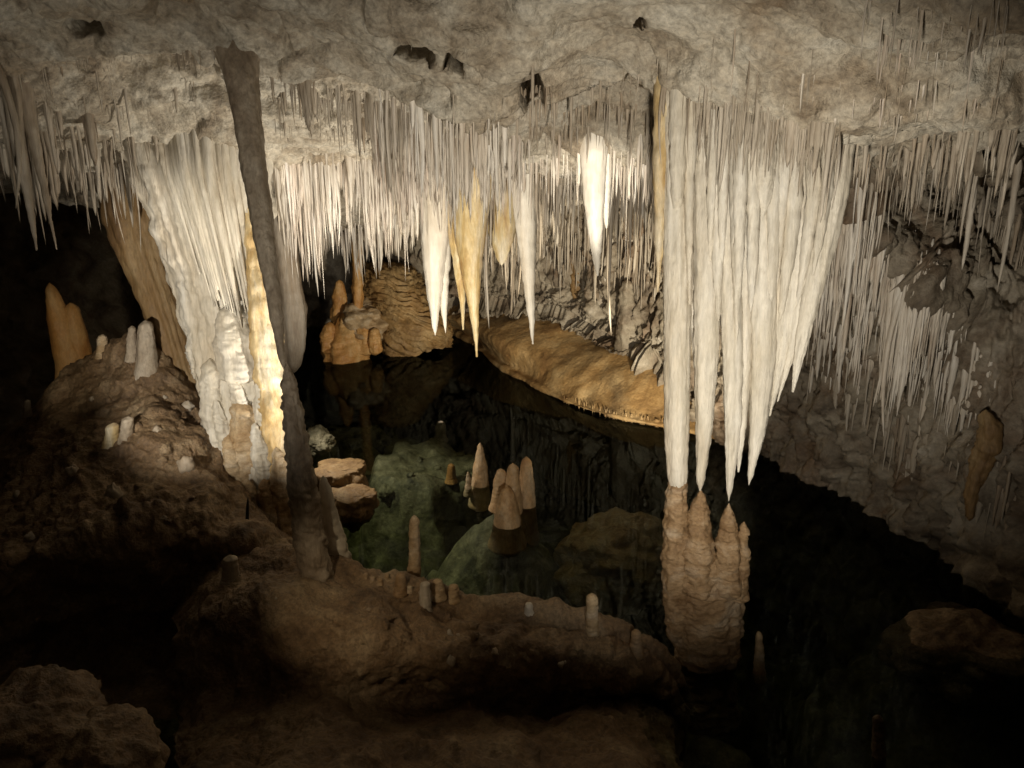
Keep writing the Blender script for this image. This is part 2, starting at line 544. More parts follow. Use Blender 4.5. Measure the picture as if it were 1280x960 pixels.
flat_x = [P(x, 100, 4.2)[0] * 1.15 for x in CX]
c_rows = [
    [np.array([x * 1.1, -2.5, 1.5]) for x in flat_x],
    [np.array([x * 1.05, 0.6, 1.45]) for x in flat_x],
    [np.array([x, 2.6, 1.05]) for x in flat_x],
    crow(-60, [4.0] * 8 + [3.9, 3.8, 3.7, 3.6, 3.5, 3.4, 3.3, 3.2, 3.1, 3.1, 3.1]),
    crow([-5, 0, 0, 0, 0, 5, 10, 10, 10, 10, 10, 5, 0, 10, 10, 10, 0, 0, 0], [4.3] * 7 + [4.25, 4.2, 4.1, 4.0, 3.9, 3.8, 3.7, 3.55, 3.45, 3.4, 3.4, 3.4]),
    crow([55, 55, 50, 40, 35, 45, 60, 75, 85, 95, 85, 70, 75, 85, 105, 90, 80, 80, 80],
         [4.75] * 6 + [4.7, 4.6, 4.5, 4.4, 4.4, 4.35, 4.15, 4.0, 3.9, 3.75, 3.65, 3.6, 3.6]),
    # lip of the front slab
    crow([100, 100, 97, 82, 66, 84, 106, 128, 150, 163, 140, 118, 138, 150, 190, 172, 152, 150, 150],
         [5.1, 5.1, 5.1, 5.05, 4.95, 5.0] + [5.1, 5.05, 4.95, 4.9, 4.9, 4.9, 4.6, 4.35, 4.3, 4.15, 4.0, 3.95, 3.9]),
    # hidden recess behind the lip
    crow([97, 97, 94, 79, 63, 81, 103, 125, 147, 158, 134, 113, 134, 147, 188, 170, 150, 148, 148],
         [5.3] * 6 + [5.25, 5.2, 5.1, 5.05, 5.1, 5.1, 4.75, 4.5, 4.45, 4.3, 4.15, 4.1, 4.05], dz=0.05),
    crow([140, 140, 140, 135, 120, 130, 140, 150, 165, 185, 180, 175, 168, 165, 195, 180, 160, 158, 158],
         [5.7] * 6 + [5.7, 5.7, 5.7, 5.7, 5.8, 5.7, 5.2, 4.7, 4.6, 4.5, 4.4, 4.3, 4.2]),
    # lip of the second slab
    crow([195, 195, 198, 225, 212, 210, 202, 205, 215, 215, 222, 214, 192, 182, 205, 195, 182, 178, 178],
         [6.5, 6.5, 6.5, 6.4, 6.4, 6.4, 6.4, 6.4, 6.3, 6.3, 6.5, 6.3, 5.6, 4.95, 4.9, 4.9, 4.8, 4.7, 4.6]),
    crow([192, 192, 194, 220, 208, 206, 198, 200, 211, 210, 218, 210, 190, 180, 203, 193, 180, 176, 176],
         [6.8, 6.8, 6.8, 6.7, 6.7, 6.7, 6.7, 6.7, 6.6, 6.6, 6.8, 6.6, 5.9, 5.2, 5.15, 5.2, 5.1, 5.0, 4.9], dz=0.06),
    crow([215, 215, 220, 240, 240, 240, 245, 240, 232, 228, 236, 228, 205, 190, 210, 200, 190, 186, 186],
         [8.0, 8.0, 8.0, 7.9, 7.9, 7.9, 7.9, 7.9, 7.8, 7.8, 8.0, 7.8, 7.2, 6.2, 6.0, 6.0, 5.9, 5.8, 5.7]),
    crow([235, 235, 235, 250, 265, 280, 292, 285, 250, 240, 246, 240, 220, 205, 215, 205, 195, 190, 190],
         [9.3] * 11 + [9.3, 8.8, 8.0, 7.5, 7.2, 7.0, 6.8, 6.6]),
    crow([232, 232, 230, 240, 250, 268, 285, 278, 255, 248, 250, 245, 228, 215, 218, 210, 200, 195, 195],
         [11] * 11 + [11, 10.4, 9.4, 8.8, 8.2, 8, 7.6, 7.4]),
    crow([240, 240, 240, 250, 260, 268, 285, 278, 262, 256, 258, 250, 235, 222, 224, 216, 206, 200, 200],
         [15] * 12 + [14, 12.5, 11, 10, 9.5, 9, 8.6]),
]


def ceil_disp(p, n):
    near = np.clip(p[:, 1] / 3.0, 0.3, 1)
    w = np.stack([noise(p * 1.1 + k * 9.1, 40 + k) for k in range(3)], 1)
    q = p + 0.25 * w
    big = fbm(q * np.array([1.0, 1.5, 1.5]), 3, 1) * 0.085
    slabs = np.clip(fbm(q * np.array([0.8, 2.6, 2.0]), 2, 11), -0.6, 0.15) * 0.14
    rid = (fbm(q * np.array([3, 4.5, 4.5]), 4, 3, 0.6, True) - 0.6) * 0.028
    d1, d2 = worley(q * np.array([1.6, 2.2, 2.2]), 5)
    crack = -0.06 * np.exp(-((d2 - d1) / 0.04) ** 2) * np.clip(noise(p * 0.9, 77) * 3, 0, 1)
    calm = np.clip(0.5 + 1.6 * noise(p * 0.8, 91), 0.25, 1.3)
    fine = (fbm(p * 12, 3, 8) * 0.015 + (fbm(q * np.array([6, 9, 9]), 3, 28, 0.6, True) - 0.5) * 0.018) * calm
    fine -= 0.030 * np.exp(-(noise(q * np.array([1.3, 2.0, 2.0]), 93) / 0.035) ** 2) + 0.010 * np.exp(-(noise(q * np.array([3.0, 4.0, 4.0]), 95) / 0.045) ** 2)
    pits = -0.16 * np.clip(noise(q * np.array([1.9, 2.4, 2.4]), 21) - 0.52, 0, 1) * 4
    tt = noise(q * np.array([0.7, 1.5, 1.5]) + 3.3, 61) * 3.4 + 0.4 * noise(q * 5, 63)
    fr = tt - np.floor(tt)
    sm = np.clip((fr - 0.80) / 0.20, 0, 1)
    fine = fine + (np.floor(tt) + sm * sm * (3 - 2 * sm)) * 0.060
    dents = np.zeros(len(p))
    for hx, hy, sx, sy, dep in ((520, 64, 0.10, 0.045, 0.9), (570, 80, 0.045, 0.075, 0.9), (671, 136, 0.06, 0.08, 1.0), (102, 46, 0.08, 0.04, 0.8), (797, 50, 0.025, 0.03, 0.5),
                                (1085, 270, 0.05, 0.06, 0.5)):
        r = ray(hx, hy)
        r = r / np.linalg.norm(r)
        t_ = p @ r
        off = np.linalg.norm(p - t_[:, None] * r, axis=1)
        off[(t_ < 2) | (t_ > 7)] = 99
        c = p[np.argmin(off + t_ * 0.01)]
        e = (p - c) / np.array([sx, sy * 2.2, sy])
        dents += dep * np.exp(-((e * e).sum(1) * (1 + 0.4 * noise(p * 9, 97))) ** 3)
    return p + n * ((big + slabs + rid + crack + fine + pits) * near)[:, None] + dents[:, None] * np.array([0, 0.9, 0.45])


sheet('cave_ceiling', c_rows, 0.02, 0.017, ceil_disp, M['ceiling'], toward=(0, 4, -2))


def shore(px, py):
    return PZ(px, py, WZ)


# right hand and back wall, one continuous sheet round the lake
WX = [470, 540, 600, 660, 720, 780, 840, 900, 960, 1020, 1080, 1150, 1220, 1300, 1400, 1560]
sh_py = [415, 405, 400, 405, 420, 450, 500, 545, 568, 590, 618, 660, 705, 765, 845, 960]
wd = {
    150: [15, 15, 14, 13.2, 12.6, 11.5, 10.0, 7.6, 6.2, 5.5, 5.3, 5.3, 5.2, 5.1, 5.0, 4.9],
    215: [15, 15, 14, 13.0, 12.4, 11.5, 10.2, 8.6, 7.0, 6.2, 6.1, 6.5, 6.5, 6.1, 5.6, 5.2],
    262: [14.8, 14.6, 13.6, 12.8, 12.2, 11.3, 10.2, 8.9, 7.6, 6.5, 6.0, 6.7, 6.7, 6.2, 5.6, 5.1],
    310: [14.8, 14.5, 13.4, 12.8, 12.2, 11.2, 10.3, 9.2, 8.2, 7.0, 6.1, 6.4, 6.5, 6.1, 5.5, 5.0],
    365: [14.7, 14.4, 13.4, 12.8, 12.2, 11.2, 10.3, 9.3, 8.5, 7.5, 6.7, 6.15, 6.2, 6.0, 5.4, 4.8],
    430: [14.6, 14.3, 13.3, 12.7, 12.0, 11.0, 10.2, 9.3, 8.6, 7.9, 7.2, 6.5, 6.1, 5.8, 5.3, 4.7],
    500: [14.6, 14.3, 13.3, 12.7, 11.9, 10.8, 10.0, 9.1, 8.5, 7.8, 7.2, 6.6, 6.1, 5.7, 5.1, 4.5],
}
w_rows = [row(WX, [k if k < 430 else min(k, s - 8 * j) for j, s in ((3 - 0, s) for s in sh_py)] if k >= 430 else k, v) for k, v in wd.items()]
w_rows.append([shore(a, b) + np.array([0, -0.02, 0.05]) for a, b in zip(WX, sh_py)])
w_rows.append([shore(a, b) + np.array([0.15, 0.35, -0.35]) for a, b in zip(WX, sh_py)])
w_rows.append([shore(a, b) + np.array([0.0, 0.2, -1.8]) for a, b in zip(WX, sh_py)])


def wall_disp(p, n):
    w = np.stack([noise(p * 1.3 + k * 9.1, 140 + k) for k in range(3)], 1)
    q = p + 0.22 * w
    big = fbm(q * 1.4, 3, 101) * 0.16
    d1, d2 = worley(q * np.array([3.2, 3.2, 2.6]), 105)
    chunks = (0.45 - d1) * 0.10 - 0.03 * np.exp(-((d2 - d1) / 0.08) ** 2) + (fbm(q * np.array([2.4, 2.4, 1.7]), 4, 131, 0.6, True) - 0.5) * 0.10
    d3, d4 = worley(q * 8.5, 106)
    small = (0.45 - d3) * 0.035 + (fbm(q * 6.5, 3, 151, 0.6, True) - 0.5) * 0.035
    rib = fbm(p * np.array([7, 7, 1.6]), 4, 109, 0.6, True) * 0.06 + fbm(p * 18, 2, 119) * 0.012
    return p + n * (big + chunks + small + rib)[:, None]


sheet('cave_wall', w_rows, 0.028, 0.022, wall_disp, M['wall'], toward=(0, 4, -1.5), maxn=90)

# far left side of the chamber, in the dark
left_rows = []
for z, k in ((1.2, 0.9), (0.0, 1.0), (-1.2, 1.02), (-2.4, 0.97), (-3.6, 0.9), (-5, 0.85)):
    left_rows.append([np.array([x * k, y, z]) for x, y in ((-5.0, -3), (-5.4, 1), (-6.2, 4), (-8.2, 7), (-9.6, 11), (-8.0, 14.5), (-4.6, 15.6), (-1.5, 15.4), (0.3, 15.0))])
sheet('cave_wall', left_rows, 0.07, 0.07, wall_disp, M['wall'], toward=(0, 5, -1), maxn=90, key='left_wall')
# wall behind the path
back_rows = []
for z in (1.8, 0.5, -1.0, -2.5, -4.5):
    back_rows.append([np.array([x, y, z]) for x, y in ((-5.2, -2.4), (-3, -2.9), (0, -3.1), (3, -2.9), (5.2, -2.0), (6.0, 0.5), (5.2, 3.0), (5.0, 4.6))])
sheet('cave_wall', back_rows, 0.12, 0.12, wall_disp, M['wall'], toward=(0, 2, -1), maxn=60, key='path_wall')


# ------------------------------------------------------------------ lake bed and water
def lakebed():
    xs = np.linspace(-4.2, 9.5, 340)
    ys = np.linspace(1.6, 16.5, 360)
    X, Y = np.meshgrid(xs, ys, indexing='ij')
    p = np.stack([X.ravel(), Y.ravel(), np.zeros(X.size)], 1)
    z = -5.3 + 0.35 * fbm(p * 0.7, 3, 201)

    def mound(px, py, top, rx, ry, power=1.0, flat=0.0):
        c = PZ(px, py, top)
        d = np.sqrt(((p[:, 0] - c[0]) / rx) ** 2 + ((p[:, 1] - c[1]) / ry) ** 2) * (1 + 0.45 * fbm(p * 1.9, 3, 207))
        return top - (5.3 + top) * np.clip((d - flat) / (1 - flat), 0, 1.6) ** power

    for px, py, top, rx, ry, pw in ((530, 580, -3.46, 1.15, 1.25, 0.9), (622, 640, -3.30, 1.2, 1.2, 1.35), (440, 545, -3.6, 1.6, 2.4, 2.0),
                                    (775, 690, -3.75, 1.2, 1.1, 1.3), (900, 780, -3.6, 1.0, 0.9, 1.2), (700, 480, -4.2, 3.0, 3.0, 1.3),
                                    (1215, 800, -3.5, 1.7, 1.3, 1.5), (900, 930, -3.6, 1.1, 0.8, 1.4), (470, 640, -4.7, 1.3, 1.2, 1.3)):
        z = np.maximum(z, mound(px, py, top, rx, ry, pw, 0.5 if px == 530 else 0.0))
    d1, d2 = worley(p * np.array([2.6, 2.6, 1]), 209)
    d3, d4 = worley(p * np.array([7, 7, 1]), 219)
    rub = (0.5 - d1) * 0.20 + (0.5 - d3) * 0.09 + fbm(p * 6, 4, 211) * 0.04 + fbm(p * 1.8, 3, 212) * 0.10
    z = z + rub * np.clip((-z - 3.2) * 3, 0.7, 1)
    z = np.where((p[:, 1] < 4.4) & (p[:, 0] < 0.35), -8.0, z)
    p[:, 2] = z
    o = mk('lake_bed', p, np.ascontiguousarray(grid_faces(len(xs), len(ys))), M['lakebed'])
    o['kind'] = 'structure'
    BVH['lake_bed'] = BVHTree.FromPolygons([Vector(v) for v in p], grid_faces(len(xs), len(ys)).tolist())


lakebed()

# closed body of water: flat top, sides and a bottom under the bed
lake_out = [PZ(a, b, WZ)[:2] for a, b in ((395, 690), (470, 745), (600, 785), (800, 850), (820, 1100))]
lake_out = [(-1.9, 5.6), (-1.15, 4.75), (-0.1, 4.35), (0.75, 4.2), (0.95, 2.6), (1.2, 1.8), (4.6, 1.8), (9.0, 5.0), (9.0, 16.2), (-4.0, 16.2), (-4.0, 8.0), (-2.6, 6.6)]
nL = len(lake_out)
Vw = [(x, y, WZ) for x, y in lake_out] + [(x, y, -7.0) for x, y in lake_out]
Fw = [list(range(nL)), list(range(2 * nL - 1, nL - 1, -1))] + [[k, k + nL, (k + 1) % nL + nL, (k + 1) % nL] for k in range(nL)]
lake = mk('lake_water', Vw, Fw, M['water'], smooth=False)
lake['kind'] = 'structure'


# ------------------------------------------------------------------ banks and ledges
def soft_disp(amp=0.07, k=1.6, fine=0.012, chunk=0.06, seed=300, cracks=1.0):
    def f(p, n):
        w = np.stack([noise(p * 1.5 + j * 5.1, seed + j) for j in range(3)], 1)
        q = p + 0.15 * w
        d1, d2 = worley(q * 3.0, seed + 4)
        crack = -0.035 * cracks * np.exp(-((d2 - d1) / 0.05) ** 2) * np.clip(noise(p * 1.3, seed + 12) * 3, 0, 1)
        rid = (fbm(q * 3.2, 4, seed + 14, 0.6, True) - 0.6) * fine * 1.3
        return p + n * (fbm(q * k, 3, seed + 6) * amp + fbm(p * 9, 4, seed + 8) * fine + (fbm(q * 11, 3, seed + 18, 0.6, True) - 0.5) * fine * 0.45 + (0.45 - d1) * chunk + crack + rid)[:, None]
    return f


# brown flowstone bank on the far shore
BX = [540, 585, 620, 660, 720, 780, 840, 900, 960]
b_shore = [(540, 405), (585, 428), (620, 458), (660, 480), (720, 510), (780, 527), (840, 538), (900, 552), (960, 566)]
bank_rows = [
    row(BX, [345, 348, 352, 356, 362, 368, 380, 405, 460], [15.0, 14.7, 13.9, 13.3, 12.7, 11.8, 10.9, 10.0, 9.2]),
    row(BX, [380, 384, 390, 395, 404, 412, 430, 456, 500], [14.3, 13.8, 13.2, 12.6, 12.0, 11.3, 10.5, 9.7, 9.0]),
    row(BX, [396, 408, 425, 438, 455, 470, 485, 505, 530], [14.2, 13.2, 12.2, 11.6, 10.9, 10.3, 9.8, 9.25, 8.8]),
    [shore(a, b - 8) + np.array([0, -0.12, 0.10]) for a, b in b_shore],
    [shore(a, b) + np.array([0, 0.0, 0.03]) for a, b in b_shore],
    [shore(a, b) + np.array([0, 0.5, -0.10]) for a, b in b_shore],
    [shore(a, b) + np.array([0, 0.6, -1.5]) for a, b in b_shore],
]
sheet('shore_bank', bank_rows, 0.03, 0.03, soft_disp(0.10, 0.8, 0.007, 0.0, 320, 0.2), M['brown'], toward=(0, 4, 2), maxn=70)

# left debris slope
SX = [-250, -80, 0, 60, 110, 180, 230, 285, 335, 375]
slope_rows = [
    row(SX, [700, 640, 600, 540, 500, 470, 520, 600, 670, 720], [8.0, 8.2, 8.2, 8.3, 8.3, 8.0, 7.8, 7.4, 6.8, 6.2]),
    row(SX, [680, 610, 562, 492, 452, 418, 468, 560, 640, 690], [6.6, 6.8, 6.9, 7.0, 7.0, 6.8, 6.7, 6.3, 5.9, 5.5]),
    row(SX, [720, 655, 610, 555, 520, 495, 520, 588, 652, 700], [5.9, 6.0, 6.1, 6.2, 6.2, 6.1, 6.05, 5.8, 5.5, 5.25]),
    row(SX, [780, 700, 660, 620, 600, 590, 600, 630, 670, 712], [5.1, 5.2, 5.25, 5.3, 5.3, 5.3, 5.3, 5.3, 5.2, 5.1]),
    row(SX, [830, 745, 705, 680, 668, 664, 668, 678, 695, 725], [4.5, 4.6, 4.65, 4.7, 4.75, 4.8, 4.85, 4.9, 4.95, 4.95]),
    row(SX, [860, 790, 755, 735, 728, 726, 728, 728, 730, 742], [4.5, 4.6, 4.7, 4.8, 4.9, 4.95, 5.0, 5.05, 5.05, 5.05]),
    row(SX, [900, 850, 830, 820, 815, 810, 800, 790, 790, 790], [4.4, 4.6, 4.75, 4.9, 5.0, 5.05, 5.1, 5.1, 5.1, 5.1]),
    row(SX, [1000, 960, 940, 930, 920, 910, 900, 880, 870, 870], [3.8, 4.0, 4.1, 4.2, 4.3, 4.4, 4.4, 4.4, 4.4, 4.4]),
]
sheet('rock_slope', slope_rows, 0.02, 0.02, soft_disp(0.13, 1.5, 0.028, 0.06, 340, 0.4), M['ledge'], toward=(0, 1, 1), maxn=70)

# foreground ledge between the path and the lake
LX = [225, 262, 300, 350, 410, 480, 560, 640, 720, 790, 835, 860]
ledge_rows = [
    row(LX, [780, 760, 750, 745, 745, 755, 775, 795, 815, 840, 860, 880], [5.5, 5.5, 5.4, 5.3, 5.25, 5.15, 5.1, 5.0, 5.0, 4.9, 4.8, 4.8], dz=-0.9),
    row(LX, [770, 722, 702, 700, 704, 722, 742, 760, 780, 803, 838, 880], [5.2, 5.1, 5.0, 4.9, 4.8, 4.7, 4.62, 4.58, 4.5, 4.48, 4.45, 4.45]),
    row(LX, [775, 735, 722, 725, 735, 750, 768, 782, 796, 812, 846, 890], [4.85, 4.7, 4.6, 4.5, 4.45, 4.4, 4.35, 4.33, 4.32, 4.35, 4.35, 4.35]),
    row(LX, [790, 760, 755, 765, 775, 786, 798, 806, 812, 824, 856, 900], [4.55, 4.35, 4.25, 4.15, 4.08, 4.05, 4.1, 4.12, 4.18, 4.25, 4.28, 4.3]),
    row(LX, [830, 812, 808, 815, 822, 826, 832, 840, 842, 845, 872, 915], [4.45, 4.25, 4.15, 4.05, 4.0, 3.98, 4.02, 4.06, 4.14, 4.22, 4.26, 4.25]),
    row(LX, [880, 868, 864, 862, 862, 862, 866, 874, 872, 868, 890, 930], [4.4, 4.2, 4.1, 4.0, 3.95, 4.05, 4.15, 4.2, 4.25, 4.3, 4.3, 4.2]),
    row(LX, [920, 910, 905, 895, 890, 890, 890, 896, 896, 896, 910, 945], [4.1, 3.95, 3.85, 3.75, 3.75, 3.95, 4.1, 4.1, 4.1, 4.1, 4.1, 4.1]),
    row(LX, [970, 960, 955, 945, 940, 935, 930, 930, 935, 940, 955, 980], [3.6, 3.5, 3.45, 3.4, 3.4, 3.5, 3.6, 3.6, 3.65, 3.65, 3.7, 3.7]),
    row(LX, [1150, 1120, 1100, 1080, 1070, 1070, 1060, 1060, 1060, 1070, 1100, 1150], [2.6, 2.6, 2.6, 2.6, 2.6, 2.6, 2.7, 2.7, 2.7, 2.7, 2.7, 2.7]),
]
sheet('rock_ledge', ledge_rows, 0.014, 0.014, soft_disp(0.08, 2.2, 0.022, 0.03, 360, 0.3), M['ledge'], toward=(0, 1, 1), maxn=80)

ROCKS = ['cave_ceiling', 'cave_wall', 'shore_bank', 'rock_slope', 'rock_ledge']


# ------------------------------------------------------------------ boulders
def boulder(px, py, d, size, squash, label, mat, seed, group=None, flat_top=None, parent=None):
    c = P(px, py, d)
    nu, nv = 72, 100
    th = np.linspace(0.0, math.pi, nu)
    ph = np.linspace(0, 2 * math.pi, nv, endpoint=False)
    T, H = np.meshgrid(th, ph, indexing='ij')
    D = np.stack([np.sin(T) * np.cos(H), np.sin(T) * np.sin(H), np.cos(T)], -1).reshape(-1, 3)
    d1, d2 = worley(D * 1.5 + seed, seed)
    r = 1 + 0.24 * fbm(D * 1.3 + seed * 2.1, 3, seed) + (0.5 - d1) * 0.34 + fbm(D * 6 + seed, 4, seed + 3) * 0.05 + (fbm(D * 2.4 + seed, 4, seed + 7, 0.6, True) - 0.5) * 0.07
    V = D * r[:, None] * np.array(size)
    if flat_top is not None:
        V[:, 2] = np.where(V[:, 2] > flat_top, flat_top + (V[:, 2] - flat_top) * 0.2, V[:, 2])
    V = V + c
    o = mk('boulder', V, np.ascontiguousarray(grid_faces(nu, nv, True)), mat, base=c)
    return tag(o, label, 'boulder', group)


boulder(425, 597, 7.3, (0.25, 0.26, 0.24), 1, 'olive grey flat topped boulder in the lake, the upper of two', M['ochre'], 3, flat_top=0.12)
boulder(440, 628, 6.9, (0.22, 0.22, 0.22), 2, 'ochre rough boulder in the lake, the lower of two', M['ochre'], 5, flat_top=0.10)
boulder(398, 552, 8.3, (0.16, 0.2, 0.14), 2, 'small mossy boulder at the water beside the dark column', M['lakebed'], 8)
boulder(30, 930, 2.9, (0.30, 0.34, 0.26), 2, 'dark rounded boulder in the corner beside the black pit', M['ledge'], 11)
boulder(120, 965, 2.8, (0.24, 0.28, 0.20), 2, 'low dark boulder leaning against the corner boulder', M['ledge'], 13)
boulder(1205, 815, 5.0, (0.50, 0.40, 0.24), 2, 'dim brown rock rising from the dark water by the right wall', M['ledge'], 17)
c_ = PZ(775, 705, -3.75)
boulder(775, 705, c_[1], (0.55, 0.45, 0.42), 2, 'brown submerged rock in the dark water before the tan stump', M['tan'], 23)
boulder(455, 405, 13.2, (0.45, 0.5, 0.35), 2, 'lumpy ochre boulder at the foot of the far formation', M['tan'], 19)

def stone(px, py, r, names, label, group, seed, mat):
    h = cast(px, py, names)
    if h is None:
        return
    nu, nv = 12, 16
    T, H = np.meshgrid(np.linspace(0, math.pi, nu), np.linspace(0, 2 * math.pi, nv, endpoint=False), indexing='ij')
    D = np.stack([np.sin(T) * np.cos(H), np.sin(T) * np.sin(H), np.cos(T)], -1).reshape(-1, 3)
    d1, d2 = worley(D * 1.2 + seed * 1.7, seed)
    rr = 0.8 + 0.3 * fbm(D * 1.5 + seed, 3, seed) + (0.5 - d1) * 0.6
    V = h + D * rr[:, None] * r * (0.7 + 0.6 * RNG.rand(3))
    tag(mk('stone', V, np.ascontiguousarray(grid_faces(nu, nv, True)), mat, base=h), label, 'stone', group)


for k in range(30):
    f = RNG.rand()
    stone(20 + f * 230, 470 + RNG.rand() * 170 + abs(f - 0.65) * 120, 0.025 + 0.06 * RNG.rand() ** 2, ('rock_slope',), 'small rough %s stone lying on the brown left slope' % ('brown' if k % 3 else 'pale grey'),
          'stones on the left slope', 500 + k, M['ledge'] if k % 3 else M['dull_straw'])
for k in range(22):
    f = RNG.rand()
    stone(300 + f * 490, 735 + f * 70 + RNG.rand() * 60, 0.012 + 0.03 * RNG.rand() ** 2, ('rock_ledge',), '%s pebble sized stone lying on the foreground ledge' % ('brown' if k % 3 else 'pale grey'),
          'stones on the ledge', 540 + k, M['ledge'] if k % 3 else M['dull_straw'])

for k in range(46):
    f, g = RNG.rand(), RNG.rand()
    stone(405 + f * 215, 500 + g * 115, 0.04 + 0.16 * RNG.rand() ** 2, ('lake_bed',), 'olive stone on the lake floor around the submerged mound',
          'stones on the lake floor', 570 + k, M['lakebed'])

# ------------------------------------------------------------------ near dark column (stalactite met by a stalagmite)
base = P(398, 745, 4.05)
t = thing('dripstone_column', base, 'thin dark brown column leaning from ceiling to foreground ledge', 'column')
pp = [P(300, 50, 5.08), P(299, 70, 4.99), P(300, 88, 4.92), P(309, 150, 4.85), P(318, 215, 4.78), P(331, 300, 4.68), P(342, 370, 4.6), P(350, 430, 4.52), P(355, 462, 4.48)]
V, Fc = tube(pp, [0.20, 0.13, 0.10, 0.078, 0.07, 0.058, 0.042, 0.027, 0.012], 56, 200, 0.14, 2.4, 0.008, 10, 0.003, 30, seed=2)
mk('hanging_half', V, Fc, M['dark_col'], t)
pp = [P(358, 452, 4.52), P(361, 475, 4.52), P(368, 530, 4.52), P(377, 600, 4.51), P(387, 670, 4.5), P(395, 720, 4.5), P(401, 755, 4.5), P(405, 785, 4.5)]
V, Fc = tube(pp, [0.012, 0.04, 0.066, 0.082, 0.092, 0.105, 0.14, 0.19], 56, 220, 0.14, 2.2, 0.020, 12, 0.010, 34, seed=4)
mk('standing_half', V, Fc, M['dark_col'], t)

# knobbly white stalagmite growing against the foot of the column
base = P(415, 705, 4.75)
pp = [P(404, 596, 4.75), P(407, 615, 4.75), P(413, 650, 4.75), P(420, 680, 4.75), P(424, 715, 4.75), P(424, 735, 4.75)]
V, Fc = tube(pp, [0.02, 0.04, 0.06, 0.075, 0.095, 0.12], 32, 90, 0.12, 2.2, 0.03, 10, 0.006, 30, seed=6)
tag(mk('stalagmite', V, Fc, M['white'], base=base), 'knobbly cream stalagmite brightly lit at the foot of the dark column', 'stalagmite')

# ------------------------------------------------------------------ white flowstone column at left
base = P(335, 690, 5.6)
t = thing('flowstone_column', base, 'broad white flowstone column with fluted curtain top and orange flank', 'column')
secs = [(246, 120, 6.5, 120), (248, 170, 6.42, 98), (250, 205, 6.35, 84), (257, 240, 6.35, 78), (266, 300, 6.3, 66), (276, 360, 6.25, 58), (286, 410, 6.2, 52), (296, 470, 6.1, 50),
        (310, 540, 6.0, 46), (322, 600, 5.85, 44), (334, 660, 5.7, 46), (340, 720, 5.6, 56)]
pp = [P(a, b, c) for a, b, c, w in secs]
V, Fc = tube(pp, [w * c / 1000 for a, b, c, w in secs], 140, 300, 0.13, 6.0, 0.05, 5, 0.010, 22, flat=0.7, seed=8)
mk('core', V, Fc, M['cream'], t)
# orange flank
secs = [(312, 225, 6.1, 12), (320, 290, 6.0, 14), (327, 360, 5.94, 18), (333, 420, 5.9, 20), (339, 490, 5.86, 18), (344, 560, 5.8, 14), (348, 620, 5.7, 12)]
V, Fc = tube(*rooted([P(a, b, c) for a, b, c, w in secs], [w * c / 1000 for a, b, c, w in secs], 1.1), 48, 140, 0.2, 3.2, 0.035, 7, 0.010, 30, seed=10)
tag(mk('flank', V, Fc, M['gold'], t), 'orange streaked side of the column')
# knobs and lobes of the lower half
for k, (a, b0, b1, d, w) in enumerate(((313, 442, 520, 5.92, 11), (325, 470, 575, 5.85, 16), (262, 450, 560, 5.95, 20), (290, 380, 470, 6.0, 30), (300, 500, 610, 5.85, 24),
                                       (345, 560, 690, 5.62, 14), (285, 545, 640, 5.75, 15), (240, 405, 470, 6.1, 14),
                                       (276, 415, 455, 5.97, 9), (303, 455, 500, 5.9, 10), (270, 500, 560, 5.85, 11), (292, 470, 530, 5.86, 12), (318, 530, 600, 5.74, 12),
                                       (330, 600, 690, 5.6, 16), (308, 600, 680, 5.62, 15), (255, 470, 520, 6.0, 10), (280, 590, 660, 5.7, 12), (322, 420, 460, 5.95, 7))):
    pth = [P(a, b0, d), P(a + 2, b0 + 8, d), P(a + 8, (b0 + b1) / 2, d), P(a + 16, b1, d)]
    V, Fc = tube(pth, [w * 0.25 * d / 1000, w * 0.6 * d / 1000, w * d / 1000, w * 1.1 * d / 1000], 40, 90, 0.16, 2.5, 0.030, 8, 0.014, 30, seed=30 + k)
    mk('knob', V, Fc, M['cream'] if b1 < 610 else M['tan'], t)
# curtain of fused straws over the upper half
for k in range(58):
    f = (k + RNG.rand() * 0.8) / 58
    a0 = 178 + f * 150
    d = 6.36 - 0.42 * math.sqrt(max(0.0, 1 - (2 * f - 1) ** 2)) - 0.02 + RNG.rand() * 0.05
    lean = (1 - f) * 0.26 + 0.10
    y0 = 205 + RNG.rand() * 20
    y1 = 330 + 60 * math.sin(min(1, f * 1.25) * math.pi * 0.7) + RNG.rand() * 45 - 25
    a1 = a0 + (y1 - y0) * lean
    w = 3.0 + RNG.rand() * 3
    pth = [P(a0, y0, d + 0.01), P(a0 + (a1 - a0) * 0.3, y0 + (y1 - y0) * 0.3, d - 0.04), P(a1, y1, d - 0.03)]
    V, Fc = tube(*rooted(pth, [w * 1.5 * d / 1000, w * d / 1000, w * 0.25 * d / 1000], 1.0), 10, 30, 0.15, 1.5, 0.004, 18, seed=60 + k)
    mk('straw', V, Fc, M['cream'], t)

# brown curtain hanging behind its left side
base = P(165, 250, 6.9)
secs = [(158, 215, 6.9, 34), (165, 260, 6.9, 36), (178, 310, 6.85, 32), (195, 360, 6.8, 26), (215, 420, 6.75, 22), (238, 500, 6.7, 22)]
V, Fc = tube(*rooted([P(a, b, c) for a, b, c, w in secs], [w * c / 1000 for a, b, c, w in secs], 1.1), 64, 120, 0.16, 4.0, 0.02, 7, seed=12)
tag(mk('flowstone_curtain', V, Fc, M['ochre'], base=base), 'ochre fluted curtain hanging beside the white flowstone column', 'flowstone')

